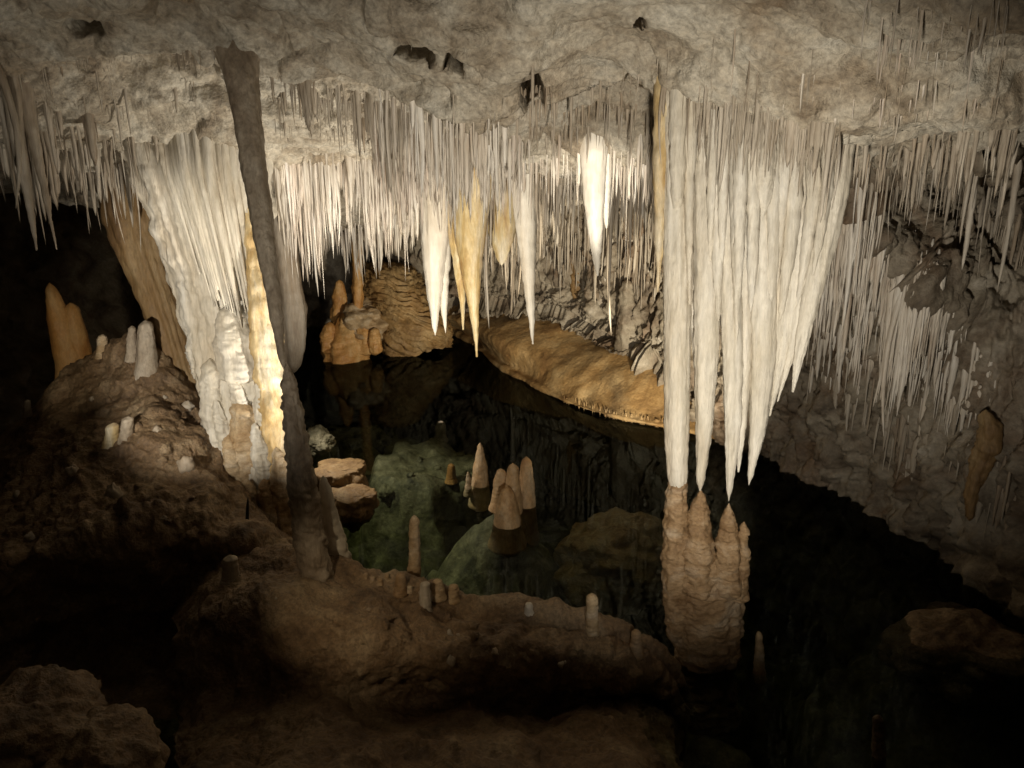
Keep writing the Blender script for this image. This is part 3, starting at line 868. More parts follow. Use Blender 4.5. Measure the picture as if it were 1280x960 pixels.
# ------------------------------------------------------------------ big stalactite cluster and the stump under it
base = P(940, 190, 4.5)
t = thing('stalactite_cluster', base, 'massive cluster of long cream stalactites fused into one bundle', 'stalactite cluster')
spk = [
    [(848, 165, 4.52, 20), (848, 215, 4.5, 16), (847, 330, 4.5, 17), (846, 450, 4.5, 17), (846, 550, 4.5, 16), (847, 595, 4.5, 13), (847, 612, 4.5, 12)],
    [(882, 165, 4.56, 18), (882, 215, 4.56, 14), (883, 330, 4.54, 15), (883, 430, 4.52, 16), (880, 540, 4.5, 11), (876, 600, 4.5, 6), (875, 614, 4.5, 4)],
    [(868, 165, 4.62, 14), (867, 230, 4.62, 10), (868, 340, 4.6, 8), (868, 430, 4.6, 3), (868, 460, 4.6, 1)],
    [(905, 165, 4.55, 17), (906, 230, 4.54, 12), (912, 340, 4.5, 12), (916, 450, 4.48, 13), (916, 540, 4.46, 10), (912, 600, 4.46, 5), (911, 626, 4.46, 2)],
    [(925, 170, 4.60, 16), (928, 240, 4.58, 13), (928, 360, 4.54, 13), (928, 470, 4.52, 12), (925, 560, 4.5, 5), (923, 590, 4.5, 1.2)],
    [(948, 170, 4.55, 17), (952, 240, 4.52, 14), (955, 340, 4.5, 16), (955, 440, 4.48, 16), (947, 540, 4.46, 10), (936, 606, 4.44, 2)],
    [(975, 170, 4.58, 18), (980, 240, 4.56, 15), (976, 340, 4.53, 16), (966, 440, 4.5, 12), (950, 530, 4.48, 6), (944, 565, 4.47, 1.5)],
    [(1003, 170, 4.55, 17), (1005, 240, 4.52, 15), (996, 330, 4.5, 15), (982, 420, 4.48, 10), (968, 490, 4.46, 4), (962, 520, 4.46, 1)],
    [(1028, 175, 4.5, 17), (1028, 230, 4.48, 15), (1012, 330, 4.46, 13), (992, 430, 4.45, 7), (978, 480, 4.45, 2.5), (972, 502, 4.45, 0.8)],
    [(1048, 185, 4.45, 16), (1044, 230, 4.43, 14), (1028, 310, 4.42, 13), (1012, 380, 4.41, 11), (998, 450, 4.40, 6), (991, 490, 4.40, 1.5)],
    [(893, 170, 4.45, 9), (894, 240, 4.45, 6), (897, 320, 4.45, 6), (898, 400, 4.46, 3)],
    [(938, 170, 4.42, 9), (942, 240, 4.42, 7), (941, 330, 4.42, 6), (938, 390, 4.44, 2)],
    [(962, 170, 4.44, 9), (967, 240, 4.43, 7), (966, 330, 4.43, 6), (960, 420, 4.44, 2)],
    [(990, 170, 4.42, 10), (993, 240, 4.42, 8), (986, 320, 4.42, 7), (975, 400, 4.43, 2)],
    [(1017, 170, 4.40, 9), (1018, 240, 4.40, 7), (1008, 310, 4.40, 6), (997, 380, 4.41, 2)],
    [(860, 165, 4.42, 8), (861, 230, 4.42, 5), (861, 300, 4.42, 4), (862, 380, 4.43, 1.5)],
    [(918, 165, 4.44, 8), (918, 230, 4.44, 5), (920, 320, 4.43, 5), (921, 430, 4.43, 2)],
    [(1036, 180, 4.36, 8), (1034, 240, 4.36, 6), (1024, 300, 4.36, 5), (1016, 345, 4.37, 1.5)],
]
for k in range(8):
    f = (k + RNG.rand()) / 8
    a0 = 838 + f * 214
    d0 = 4.40 - 0.02 * RNG.rand() + 0.06 * abs(f - 0.4)
    ln = 60 + RNG.rand() ** 1.5 * 170
    sl = -0.02 - 0.22 * max(0, f - 0.45)
    ww = 4.0 + RNG.rand() * 6.5
    spk.append([(a0, 165, d0 + 0.02, ww * 1.2), (a0 + sl * 50, 215, d0, ww), (a0 + sl * (45 + ln * 0.6), 210 + ln * 0.6, d0 + 0.02, ww * 0.75), (a0 + sl * (45 + ln), 210 + ln, d0 + 0.06, 1)])
for k, s in enumerate(spk):
    big = s[1][3] > 9
    V, Fc = tube(*rooted([P(a, b, c) for a, b, c, w in s], [w * c / 1000 * (1.0 + (0.32 if k > 2 else 0.1) * max(0, (420 - b) / 220) ** 0.7 if b < 420 else 1.0) for a, b, c, w in s], 1.1), 40 if big else 20, 170 if big else 90,
                 0.18 if big else 0.14, 2.8, 0.006, 16, 0.002, 50, seed=100 + k)
    mk('spike' if k < 18 else 'rib', V, Fc, M['cream'], t)

base = P(880, 825, 4.64)
t = thing('stalagmite_stump', base, 'tan ridged stalagmite stump with lobes below the cream stalactite cluster', 'stalagmite')
secs = [(880, 690, 4.64, 46), (879, 715, 4.64, 52), (881, 760, 4.64, 52), (882, 800, 4.64, 48), (883, 822, 4.64, 44), (883, 840, 4.64, 36), (883, 900, 4.6, 50)]
V, Fc = tube([P(a, b, c) for a, b, c, w in secs], [w * c / 1000 for a, b, c, w in secs], 120, 220, 0.07, 3.4, 0.034, 8, 0.022, 30, flat=0.75, seed=130)
mk('body', V, Fc, M['stump'], t)
for k, (s, fl) in enumerate((([(847, 592, 4.5, 12), (846, 615, 4.52, 14), (844, 660, 4.55, 16), (844, 720, 4.58, 19), (848, 800, 4.6, 16)], 1),
                              ([(876, 613, 4.5, 3), (875, 622, 4.5, 7), (874, 640, 4.5, 13), (873, 680, 4.52, 19), (872, 740, 4.54, 24)], 1),
                              ([(911, 630, 4.46, 2), (911, 640, 4.46, 6), (911, 655, 4.48, 11), (910, 690, 4.5, 17), (908, 740, 4.54, 23)], 1),
                              ([(930, 653, 4.48, 3), (930, 662, 4.48, 6), (929, 700, 4.5, 9), (924, 750, 4.54, 11)], 1))):
    V, Fc = tube([P(a, b, c) for a, b, c, w in s], [w * c / 1000 for a, b, c, w in s], 48, 130, 0.14, 2.4, 0.020, 11, 0.012, 34, seed=140 + k)
    mk('lobe', V, Fc, M['stump'], t)


# ------------------------------------------------------------------ single large stalactites
def on_wall(path, off=-0.05, names=('cave_wall',)):
    """seat a formation on the rock behind it"""
    m = path[len(path) // 2]
    h = cast(m[0], m[1], names)
    return path if h is None else [(a, b, h[1] + off + 0.06, w) for a, b, c, w in path]


def stal(path, mat, label, seed, cat='stalactite', name='stalactite', group=None, sides=28, segs=90, flute=0.12, lump=0.008, ridge=0.002, flat=1.0):
    base = P(*path[0][:3])
    pr = ([P(a, b, c) for a, b, c, w in path], [w * c / 1000 for a, b, c, w in path])
    if name == 'stalactite':
        pr = rooted(*pr, 1.3)
    V, Fc = tube(*pr, sides, segs, flute, 2.2, lump, 12, ridge, 50, flat=flat, seed=seed)
    return tag(mk(name, V, Fc, mat, base=base), label, cat, group)


stal([(742, 165, 5.5, 19), (742, 200, 5.5, 17), (743, 250, 5.5, 13), (744, 290, 5.5, 9), (746, 325, 5.5, 5), (747, 345, 5.5, 1)], M['white'],
     'thick bright white stalactite with one sharp tip hanging alone over the lake', 200)
stal([(757, 175, 5.55, 11), (757, 210, 5.55, 8), (757, 250, 5.55, 6), (758, 286, 5.55, 1.5)], M['white'], 'short white stalactite clinging to the thick bright white one', 201)
stal([(658, 225, 7.0, 17), (657, 260, 7.0, 15), (660, 330, 7.0, 9), (664, 390, 7.0, 5), (666, 430, 7.0, 1)], M['white'],
     'long pale grey tapering stalactite reaching down toward the brown bank', 202)
stal([(545, 240, 7.4, 22), (544, 290, 7.4, 18), (543, 340, 7.4, 13), (543, 390, 7.4, 6), (544, 419, 7.4, 1.5)], M['white'],
     'broad white stalactite with split tip left of the yellow drapery', 203)
stal([(556, 260, 7.45, 12), (554, 310, 7.45, 10), (554, 370, 7.45, 6), (557, 416, 7.45, 1.2)], M['white'], 'slim white stalactite fused to the broad white one', 204)
stal([(590, 230, 7.2, 26), (588, 280, 7.2, 21), (589, 330, 7.2, 14), (592, 380, 7.2, 7), (595, 420, 7.2, 3), (596, 446, 7.2, 1)], M['yellow'],
     'large mustard yellow stalactite with the longest tip over the lake', 205)
stal([(570, 235, 7.3, 14), (571, 290, 7.3, 11), (575, 340, 7.3, 7), (578, 380, 7.3, 3), (579, 412, 7.3, 1)], M['yellow'], 'slim yellow stalactite beside the large mustard one', 206)
stal([(627, 225, 7.8, 26), (627, 262, 7.8, 23), (627, 300, 7.8, 14), (627, 330, 7.8, 4)], M['yellow'], 'short wide yellow drapery behind the pale grey stalactite', 207, flat=0.5, flute=0.3)
stal([(825, 205, 4.5, 9), (824, 260, 4.5, 6), (824, 310, 4.5, 5), (822, 365, 4.5, 1)], M['gold'], 'slender orange stalactite beside the cream cluster', 208)
stal(on_wall([(724, 312, 9.6, 6), (722, 330, 9.6, 10), (722, 360, 9.6, 9), (723, 380, 9.6, 5)]), M['ochre'], 'stubby orange formation on the far wall', 209, lump=0.05, name='flowstone', cat='flowstone')
stal(on_wall([(784, 352, 9.6, 7), (784, 390, 9.6, 12), (783, 425, 9.6, 13), (783, 446, 9.6, 12)]), M['wall'], 'fluted pale stump of flowstone at the edge of the brown bank', 210,
     name='flowstone', cat='flowstone', flute=0.4, lump=0.03)
stal([(350, 245, 8.2, 20), (356, 310, 8.2, 14), (362, 362, 8.2, 15), (366, 385, 8.2, 17), (368, 430, 8.2, 15), (367, 462, 8.2, 9)], M['dull_straw'], 'pale fluted drapery hanging between the dark column and the black hollow', 212,
     name='flowstone', cat='flowstone', flute=0.22)
# far-left tall pair hanging from the front slab
stal([(12, 95, 5.3, 11), (20, 160, 5.3, 9), (32, 230, 5.3, 6), (42, 285, 5.3, 3), (46, 313, 5.3, 0.8)], M['dull_straw'], 'long pale stalactite over the black hollow at far left, thicker of two', 213)
stal([(35, 140, 5.35, 8), (48, 200, 5.35, 6), (60, 260, 5.35, 3), (71, 312, 5.35, 0.8)], M['dull_straw'], 'long pale stalactite over the black hollow at far left, thinner of two', 214)

# right wall: yellow tongue
stal(on_wall([(1232, 514, 5.9, 5), (1238, 532, 5.85, 14), (1236, 556, 5.85, 16), (1226, 585, 5.85, 12), (1215, 615, 5.85, 9), (1212, 650, 5.85, 4)]), M['ochre'],
     'yellow flowstone tongue on the dark right wall', 215, lump=0.04, name='flowstone', cat='flowstone', flute=0.25)
stal(on_wall([(1042, 275, 5.7, 9), (1040, 310, 5.7, 13), (1036, 345, 5.7, 10), (1034, 362, 5.7, 5)]), M['orange'], 'orange flowstone patch behind the cream cluster', 216, name='flowstone', cat='flowstone')


# ------------------------------------------------------------------ stalagmites
def stag(px, py0, py1, d, w, mat, label, seed, group=None, lean=0, tip=0.35, cat='stalagmite', on=None):
    if on:
        h = cast(px + lean, py1, (on,))
        d = h[1] if h is not None and abs(h[1] - d) < 0.6 else d
    pth = [(px, py0, d, w * tip * 0.5), (px + lean * 0.06, py0 + (py1 - py0) * 0.06, d, w * tip), (px + lean * 0.45, py0 + (py1 - py0) * 0.45, d, w * (0.58 + 0.4 * tip)),
           (px + lean, py1, d, w), (px + lean * 1.1, py1 + (py1 - py0) * 0.35, d, w * 1.35)]
    base = P(px + lean, py1, d)
    V, Fc = tube([P(a, b, c) for a, b, c, ww in pth], [ww * c / 1000 for a, b, c, ww in pth], 28, 70, 0.08, 2.0, 0.008, 12, 0.005, 45, seed=seed)
    return tag(mk('stalagmite', V, Fc, mat, base=base), label, cat, group)


stag(600, 554, 612, 7.6, 13, M['lake_tan'], 'pointed tan cone stalagmite standing in the lake', 300, tip=0.25)
stag(585, 590, 612, 7.5, 5, M['tan'], 'tiny tan stalagmite beside the pointed cone in the lake', 301)
stag(564, 580, 597, 8.2, 7, M['orange'], 'small pinkish stalagmite on the submerged green mound', 302, tip=0.6)
stag(551, 527, 545, 9.6, 8, M['dull_straw'], 'small pale knob at the back of the submerged mound', 303, tip=0.7)
lakeg = None
stag(641, 580, 640, 6.95, 14, M['lake_tan'], 'tan stalagmite in the middle of the stalagmite group in the lake', 304, tip=0.5)
stag(626, 587, 624, 7.0, 13, M['lake_tan'], 'short tan stalagmite at the edge of the lake group nearest the cone', 305, tip=0.5)
stag(658, 572, 650, 7.1, 14, M['lake_tan'], 'tallest fluted tan stalagmite of the group in the lake', 306, tip=0.5)
stag(634, 610, 664, 6.7, 21, M['lake_tan'], 'wide orange skirted stalagmite in front of the lake group', 307, tip=0.4)
stag(518, 645, 728, 4.72, 9, M['tan'], 'tall slim post stalagmite rising behind the ledge', 308, tip=0.75)
stag(501, 717, 736, 4.55, 9, M['stump'], 'small pink egg shaped stalagmite at the foot of the slim post', 309, tip=0.75, on='rock_ledge')
stag(531, 728, 758, 4.42, 9, M['dull_straw'], 'grey stubby stalagmite on the ledge in front of the slim post', 310, tip=0.75, on='rock_ledge')
stag(548, 725, 742, 4.58, 9, M['tan'], 'pale round stalagmite on the ledge right of the grey stub', 311, tip=0.75, on='rock_ledge')
stag(567, 731, 746, 4.56, 8, M['tan'], 'dim round stalagmite at the end of the ledge row', 312, tip=0.75, on='rock_ledge')
stag(661, 754, 764, 4.5, 6, M['white'], 'tiny white stalagmite alone on the ledge rim', 313, tip=0.75, on='rock_ledge')
stag(740, 743, 784, 4.45, 9, M['tan'], 'ochre post stalagmite near the tapered end of the ledge', 314, tip=0.8, on='rock_ledge')
stag(795, 788, 812, 4.4, 9, M['stump'], 'dim stubby stalagmite at the very end of the ledge', 315, tip=0.7, on='rock_ledge')
stag(949, 790, 835, 4.5, 8, M['tan'], 'small tan stalagmite standing right of the big stump', 316, tip=0.6)
stag(1098, 895, 960, 3.75, 10, M['ledge'], 'barely visible stalagmite in the dark water', 317, tip=0.8)
for k, (a, b) in enumerate(((484, 716), (475, 722), (466, 719), (457, 715), (512, 731))):
    stag(a, b + 2, b + 7, 4.62, 4, M['tan'], 'tiny pale nub on the rim of the ledge near the pink stalagmite', 320 + k, 'nubs along the ledge rim', tip=0.8, on='rock_ledge')
# left slope
stag(62, 355, 462, 7.3, 22, M['orange'], 'tall orange leaning stalagmite on the left slope', 330, lean=32, tip=0.3)
stag(88, 380, 455, 7.32, 17, M['orange'], 'broad orange shoulder beside the leaning orange stalagmite', 331, lean=12, tip=0.5)
stag(128, 419, 440, 7.0, 7, M['tan'], 'little round stalagmite between orange stalagmite and pale stump', 332, tip=0.8, on='rock_slope')
stag(182, 402, 456, 6.5, 14, M['dark_col'], 'pale stubby stalagmite on top of the left slope', 333, lean=2, tip=0.6, on='rock_slope')
stag(165, 408, 440, 6.7, 7, M['dark_col'], 'small knob beside the pale stubby stalagmite', 334, tip=0.7, on='rock_slope')
stag(160, 522, 545, 5.95, 9, M['dark_col'], 'pale lump halfway down the left slope below the stubby stalagmite', 335, tip=0.8, lean=-3, on='rock_slope')
stag(142, 530, 556, 5.85, 10, M['yellow'], 'yellowish lump below the pale lump on the left slope', 336, tip=0.8, lean=-4, on='rock_slope')
stag(34, 500, 515, 6.8, 5, M['dull_straw'], 'small stub at the outer edge of the left slope', 337, tip=0.8)
stag(288, 696, 720, 4.75, 12, M['dull_straw'], 'pale rounded knob at the corner of the ledge by the black rod', 338, tip=0.8, on='rock_ledge')

# thin black conduit at the foot of the flowstone column
V, Fc = tube([P(310, 622, 5.15), P(309, 650, 5.15), P(308, 692, 5.15)], [0.010, 0.014, 0.010], 10, 12)
tag(mk('rod', V, Fc, M['metal'], base=P(308, 692, 5.15)), 'thin black upright rod below the flowstone column', 'rod')

# far formations across the black hollow
base = P(425, 430, 13.2)
t = thing('flowstone_mound', base, 'knobbly ochre flowstone with column on the far shore of the lake', 'flowstone')
for k, s in enumerate(([(446, 262, 13.0, 12), (446, 300, 13.0, 7), (447, 340, 13.0, 6), (447, 380, 13.0, 7), (446, 410, 13.0, 10)],
                       [(424, 352, 13.1, 5), (424, 370, 13.1, 8), (424, 410, 13.1, 12), (425, 436, 13.1, 20)],
                       [(432, 395, 12.9, 10), (433, 410, 12.9, 18), (434, 436, 12.9, 30), (434, 450, 12.9, 30)],
                       [(412, 405, 12.8, 6), (412, 415, 12.8, 10), (413, 438, 12.8, 12)],
                       [(455, 400, 12.8, 5), (456, 415, 12.8, 10), (457, 440, 12.8, 13)],
                       [(468, 412, 12.7, 5), (468, 422, 12.7, 8), (469, 440, 12.7, 9)])):
    V, Fc = tube([P(a, b, c) for a, b, c, w in s], [w * c / 1000 for a, b, c, w in s], 36, 70, 0.2, 2.4, 0.09, 6, 0.012, 20, seed=400 + k)
    mk('lobe', V, Fc, M['orange'], t)
# terraced slab
sl_rows = []
for i, (dz, dd) in enumerate(((0, 0), (0.2, 0.25), (0.4, 0.5), (0.7, 0.8), (1.0, 1.1))):
    pass
slab = [row([446, 458, 475, 495, 512, 522], [335, 336, 335, 336, 340, 350], [14.6, 14.2, 14.1, 14.1, 14.2, 14.8]),
        row([450, 462, 480, 498, 514, 526], [346, 344, 342, 343, 347, 356], [14.0, 13.6, 13.5, 13.5, 13.7, 14.3]),
        row([458, 470, 488, 508, 526, 538], [370, 368, 366, 368, 374, 382], [13.7, 13.3, 13.2, 13.2, 13.4, 14.0]),
        row([468, 480, 497, 517, 537, 550], [398, 395, 392, 392, 396, 402], [13.5, 13.1, 13.0, 13.0, 13.1, 13.7]),
        row([475, 487, 505, 526, 546, 560], [430, 427, 422, 417, 412, 414], [13.5, 13.0, 12.9, 12.9, 13.0, 13.5]),
        row([475, 487, 505, 526, 546, 560], [450, 447, 442, 437, 432, 432], [13.7, 13.2, 13.1, 13.1, 13.2, 13.7])]


def slab_disp(p, n):
    c = p[:, 2] + 0.35 * p[:, 0] + 0.10 * noise(p * 2.5, 411) + 0.05 * noise(p * 6, 412)
    s = (fbm(np.stack([p[:, 0] * 2, p[:, 1] * 2, c * 17], 1), 3, 415, 0.6, True)) * 0.07
    return p + n * (s + fbm(p * 5, 3, 413) * 0.03)[:, None]


sheet('far_bank', slab, 0.02, 0.02, slab_disp, M['brown'], toward=(0, 4, 2), maxn=60)

# ------------------------------------------------------------------ fringes of stalactites
STRAWS = []          # (size in view, V, F, material key, label, group)


def straw(px, py0, py1, w, mk_, label, group, names, seed, onwall=False):
    h = cast(px, py0, names)
    if h is None:
        return
    d = h[1]
    L = (py1 - py0) / F * d * 1.02
    if L < 0.02:
        return
    r = w * d / 1000
    dx, dy = RNG.normal(0, 0.012, 2)
    top = h + (np.array([0, 0.05, 0.03]) if onwall else np.array([0, 0.04, 0.06]))
    n = 5 if L < 0.15 else (9 if L < 0.5 else 13)
    ts = np.linspace(0, 1, n)
    bend = RNG.normal(0, 0.02, 2)
    big = w > 3.4
    sides = 5 if w < 1.7 else (8 if not big else 12)
    ang = np.linspace(0, 2 * math.pi, sides, endpoint=False) + RNG.rand() * 6
    sh = 0.35 + RNG.rand() * 0.5
    rr = r * ((1 - ts) ** sh * 0.93 + 0.07) * (1 + 0.9 * np.exp(-ts * 14)) * (1 + RNG.normal(0, 0.11, n))
    rr = rr * np.clip((0.12 if onwall else 0.3) + ts * 5, 0, 1)
    cx = top[0] + dx * L * ts + bend[0] * L * np.sin(ts * 3.1)
    cy = top[1] + dy * L * ts + bend[1] * L * np.sin(ts * 3.1)
    cz = top[2] - (L + 0.05) * ts
    jit = 1 + RNG.normal(0, 0.08, (n, sides))
    V = np.stack([cx[:, None] + np.cos(ang)[None] * rr[:, None] * jit, cy[:, None] + np.sin(ang)[None] * rr[:, None] * jit,
                  cz[:, None] + 0 * jit], -1).reshape(-1, 3)
    Fc = grid_faces(n, sides, True).tolist()
    Fc.append([(n - 1) * sides + k for k in range(sides)])
    STRAWS.append(((py1 - py0) * min(w, 6), V, Fc, mk_, label, group))


def fringe(n, xs, root, tip, w, mat, label, group, names=('cave_ceiling',), rj=8, tj=14, clump=0.5, mats=None, dense=1.3, thin=1.0):
    """n hanging stalactites along a rock edge: root and tip lines are given at the stations xs"""
    for k in range(int(n * dense)):
        a = xs[0] + (xs[-1] - xs[0]) * RNG.rand()
        dens = 0.5 + 0.5 * math.sin(a * 0.11 + n) * math.sin(a * 0.047 + 1.3)
        if RNG.rand() < clump * dens:
            a = xs[0] + (xs[-1] - xs[0]) * RNG.rand()
        r0 = np.interp(a, xs, root) + RNG.normal(0, rj)
        t0 = np.interp(a, xs, tip)
        wave = 0.86 + 0.28 * math.sin(a * 0.083 + n * 0.7) * math.sin(a * 0.031 + n) + 0.14 * math.sin(a * 0.31 + n)
        ln = (t0 - r0) * wave * (0.22 + 0.78 * RNG.rand() ** 1.15) + RNG.normal(0, tj)
        ww = w[0] + (w[1] * 1.5 - w[0]) * RNG.rand() ** 3
        mm = mat if mats is None else mats[RNG.randint(len(mats))]
        straw(a, r0, r0 + max(8, ln), thin * ww * min(1, 0.5 + ln / 90), mm, label, group, names, k, names[0] == 'cave_wall')


G_ = 'stalactites fringing the ceiling'
fringe(150, [340, 400, 440, 480], [212, 208, 205, 205], [350, 345, 290, 300], (1.6, 4.2), 'straw', 'slender cream stalactite in the bright fringe between dark column and mid lake', 'fringe beside the dark column', rj=7, dense=2.4, thin=0.72)
fringe(26, [342, 366, 392, 404], [212, 211, 210, 210], [372, 372, 394, 352], (2.0, 3.2), 'straw', 'slender cream stalactite in the bright fringe between dark column and mid lake', 'fringe beside the dark column', rj=3, tj=5, clump=0)
fringe(330, [465, 520, 560, 600, 650], [145, 165, 178, 185, 190], [270, 295, 280, 262, 245], (1.6, 4.4), 'straw', 'pale stalactite in the dense curtain above the middle of the lake', 'dense curtain above the lake', rj=18, dense=2.4, thin=0.72)
fringe(60, [455, 500, 520, 545], [200, 205, 208, 214], [330, 325, 318, 300], (1.8, 4.0), 'straw', 'long bright stalactite in the dense curtain near the black hollow', 'long straws by the black hollow', rj=5, dense=2.4, thin=0.72)
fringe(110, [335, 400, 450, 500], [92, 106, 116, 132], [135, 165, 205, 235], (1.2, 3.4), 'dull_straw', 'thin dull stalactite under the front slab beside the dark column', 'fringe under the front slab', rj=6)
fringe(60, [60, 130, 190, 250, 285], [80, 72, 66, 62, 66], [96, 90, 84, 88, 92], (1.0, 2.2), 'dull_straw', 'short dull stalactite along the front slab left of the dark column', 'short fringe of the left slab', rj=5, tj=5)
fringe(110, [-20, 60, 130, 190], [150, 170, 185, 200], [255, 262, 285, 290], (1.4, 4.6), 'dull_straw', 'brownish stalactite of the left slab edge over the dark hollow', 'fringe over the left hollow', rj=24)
fringe(60, [-20, 60, 130, 200], [196, 200, 222, 225], [240, 262, 262, 250], (1.4, 4.6), 'dull_straw', 'brownish stalactite of the left slab edge over the dark hollow', 'fringe over the left hollow', rj=8)
fringe(120, [390, 430, 470, 520], [284, 290, 286, 270], [325, 345, 340, 320], (1.0, 2.6), 'straw', 'small white stalactite on the far slab above the black hollow', 'far fringe above the hollow', rj=5, tj=8, dense=2.4, thin=0.72)
fringe(110, [600, 660, 720, 800, 835], [190, 205, 212, 205, 195], [255, 265, 262, 280, 285], (1.3, 3.6), 'straw', 'thin stalactite of the ceiling between pale grey stalactite and cream cluster', 'fringe beside the cream cluster', rj=16, dense=2.4, thin=0.72)
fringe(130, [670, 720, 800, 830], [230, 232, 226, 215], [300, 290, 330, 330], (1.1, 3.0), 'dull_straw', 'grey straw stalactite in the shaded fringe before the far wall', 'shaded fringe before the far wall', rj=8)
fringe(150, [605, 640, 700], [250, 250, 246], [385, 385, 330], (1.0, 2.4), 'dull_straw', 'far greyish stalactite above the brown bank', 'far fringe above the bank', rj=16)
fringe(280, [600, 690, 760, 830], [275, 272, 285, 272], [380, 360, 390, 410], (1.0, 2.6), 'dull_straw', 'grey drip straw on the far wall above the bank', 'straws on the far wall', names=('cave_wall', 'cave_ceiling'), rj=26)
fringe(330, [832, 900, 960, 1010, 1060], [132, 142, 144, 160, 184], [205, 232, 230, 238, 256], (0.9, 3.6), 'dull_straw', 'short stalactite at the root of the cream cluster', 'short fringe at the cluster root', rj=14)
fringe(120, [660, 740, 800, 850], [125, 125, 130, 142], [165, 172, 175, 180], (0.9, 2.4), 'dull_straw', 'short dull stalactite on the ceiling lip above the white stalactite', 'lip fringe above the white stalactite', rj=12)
fringe(80, [1060, 1120, 1170, 1280], [195, 188, 178, 160], [240, 245, 262, 262], (1.2, 4.2), 'dull_straw', 'tapered stalactite hanging from the ceiling edge before the dark right wall', 'fringe before the right wall', rj=10)
fringe(60, [860, 1000, 1130, 1280], [110, 125, 125, 90], [128, 150, 160, 130], (1.2, 3.0), 'straw', 'small drip straw on the open ceiling slab at right', 'drip straws on the right ceiling', rj=30, tj=7)
fringe(30, [0, 150, 300, 500, 700, 860], [40, 30, 30, 60, 70, 60], [55, 42, 45, 74, 84, 78], (0.6, 1.4), 'dull_straw', 'tiny drip straw on the open ceiling slab', 'tiny drip straws', rj=22, tj=4)
fringe(90, [1050, 1120, 1200, 1280], [215, 215, 225, 230], [275, 280, 300, 310], (0.8, 2.2), 'dull_straw', 'faint drip straw in the dark recess of the right wall', 'straws in the dark recess', names=('cave_wall', 'cave_ceiling'), rj=22)
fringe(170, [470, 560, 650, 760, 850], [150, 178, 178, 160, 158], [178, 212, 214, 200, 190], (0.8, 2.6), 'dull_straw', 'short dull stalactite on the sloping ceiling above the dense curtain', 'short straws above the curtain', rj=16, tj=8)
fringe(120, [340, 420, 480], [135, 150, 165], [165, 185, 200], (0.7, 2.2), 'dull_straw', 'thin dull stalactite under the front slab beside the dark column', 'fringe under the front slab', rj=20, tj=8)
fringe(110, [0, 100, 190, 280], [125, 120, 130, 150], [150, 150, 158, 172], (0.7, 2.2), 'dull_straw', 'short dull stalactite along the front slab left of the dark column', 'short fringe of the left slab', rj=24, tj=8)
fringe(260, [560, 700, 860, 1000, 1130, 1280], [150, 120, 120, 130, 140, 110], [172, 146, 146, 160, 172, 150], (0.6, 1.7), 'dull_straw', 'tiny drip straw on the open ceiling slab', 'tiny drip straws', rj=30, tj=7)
fringe(90, [1080, 1150, 1280], [60, 60, 40], [95, 100, 85], (0.8, 2.2), 'straw', 'drip straw on the open ceiling slab at right', 'drip straws on the right ceiling', rj=34, tj=8)
R_ = ('cave_wall',)
fringe(330, [1030, 1075, 1130, 1180], [300, 285, 320, 340], [395, 400, 430, 430], (1.3, 3.6), 'straw', 'pale straw stalactite in the thick tuft on the right wall', 'tuft of straws on the right wall', names=R_, rj=36)
fringe(240, [1110, 1140, 1170, 1215], [375, 385, 385, 375], [500, 520, 475, 440], (1.3, 3.6), 'straw', 'pale straw stalactite in the thick tuft on the right wall', 'tuft of straws on the right wall', names=R_, rj=20)
fringe(80, [1025, 1060, 1100], [330, 335, 360], [450, 440, 470], (1.6, 4.0), 'straw', 'pale straw stalactite in the thick tuft on the right wall', 'tuft of straws on the right wall', names=R_, rj=14)
fringe(60, [1190, 1230, 1290], [300, 290, 300], [350, 400, 430], (1.0, 3.4), 'dull_straw', 'dull lone straw on the outer right wall', 'lone straws on the right wall', names=R_, rj=45)
fringe(70, [1050, 1120, 1200, 1280], [480, 510, 560, 600], [540, 590, 650, 690], (2.0, 5.0), 'dull_straw', 'stubby dark dripstone low on the right wall', 'dripstones low on the right wall', names=R_, rj=26)
fringe(70, [985, 1040, 1100], [400, 420, 440], [455, 480, 500], (1.2, 3.4), 'straw', 'pale short dripstone on the right wall behind the cream cluster', 'drips behind the cluster', names=R_, rj=26)
fringe(80, [1150, 1200, 1250], [440, 470, 480], [520, 560, 560], (1.2, 3.6), 'straw', 'pale dripstone in the lower tuft of the right wall', 'lower tuft on the right wall', names=R_, rj=26)
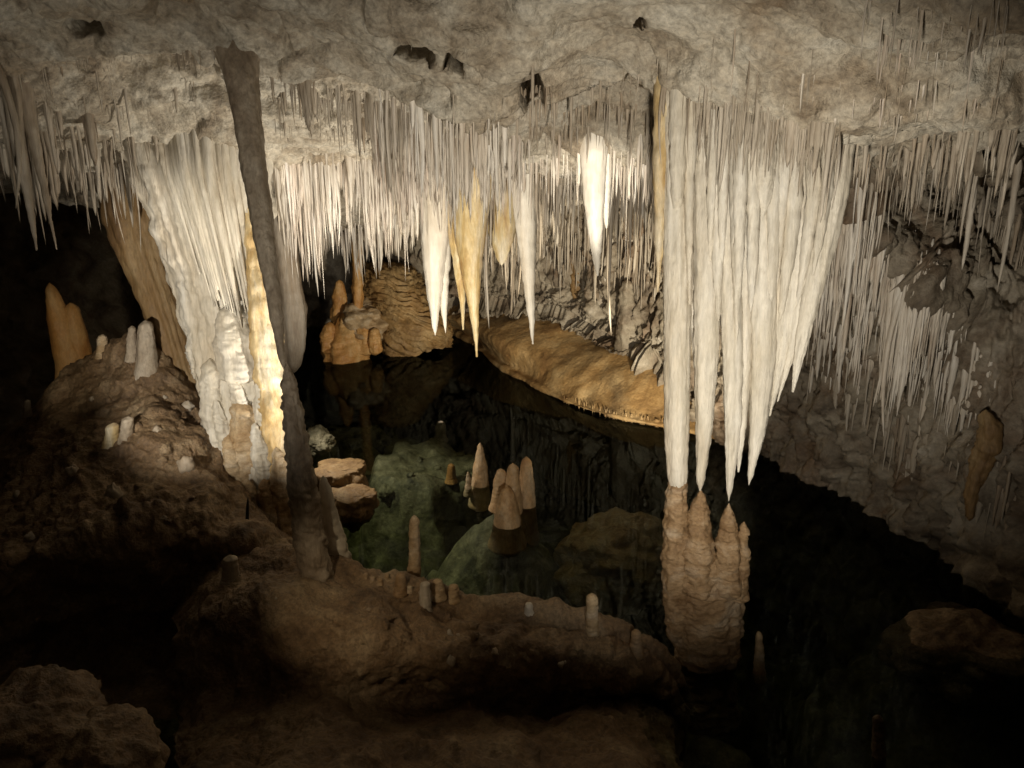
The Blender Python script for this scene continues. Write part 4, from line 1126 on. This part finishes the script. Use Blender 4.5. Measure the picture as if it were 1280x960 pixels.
fringe(90, [690, 740, 800, 835], [500, 516, 528, 534], [516, 532, 544, 550], (0.7, 1.4), 'brown', 'tiny brown tooth under the rim of the far bank', 'teeth under the bank rim', names=('shore_bank',), rj=2.5, tj=3)

# the largest ones stand as single things; the remaining small straws form one mass
STRAWS.sort(key=lambda s: -s[0])
NTOP = 262
top = STRAWS[:NTOP]
groups = {}
for s in top:
    groups.setdefault(s[5], []).append(s)
LAB = {}
for g, ss in groups.items():
    ln = {id(s): s[1][:, 2].max() - s[1][:, 2].min() for s in ss}
    wd_ = {id(s): np.ptp(s[1][:5, 0]) for s in ss}
    lq = np.quantile(list(ln.values()), [0.33, 0.67])
    wq = np.quantile(list(wd_.values()), [0.33, 0.67])
    ext = max(ss, key=lambda s: ln[id(s)])
    thick = max(ss, key=lambda s: wd_[id(s)])
    for s in ss:
        if s is ext:
            a = 'longest'
        elif s is thick:
            a = 'thickest'
        else:
            a = (('short', 'middling', 'long')[int(np.searchsorted(lq, ln[id(s)]))] + ' ' +
                 ('thin', 'medium', 'thick')[int(np.searchsorted(wq, wd_[id(s)]))])
        w = s[4].split(' ')
        w = [x for x in w if x not in ('slender', 'thin', 'short', 'long', 'small', 'tiny', 'stubby')]
        LAB[id(s)] = a + ' ' + ' '.join(w)
for s in STRAWS[:NTOP]:
    _, V, Fc, m_, label, group = s
    tag(mk('stalactite', V, Fc, M[m_], base=V[:8].mean(0)), LAB[id(s)], 'stalactite', group)
keys = ['straw', 'dull_straw', 'brown', 'white', 'yellow', 'orange']
Vs, Fs, mi, off = [], [], [], 0
for s in STRAWS[NTOP:]:
    Vs.append(s[1])
    Fs += [[i + off for i in f] for f in s[2]]
    mi += [keys.index(s[3])] * len(s[2])
    off += len(s[1])
o = mk('small_straw_stalactites', np.concatenate(Vs), Fs, [M[k] for k in keys], matidx=np.array(mi))
tag(o, 'countless small straw stalactites covering the cave ceiling and walls', 'stalactites', kind='stuff')

for e in EMPTIES:
    if '_base' in e:
        del e['_base']
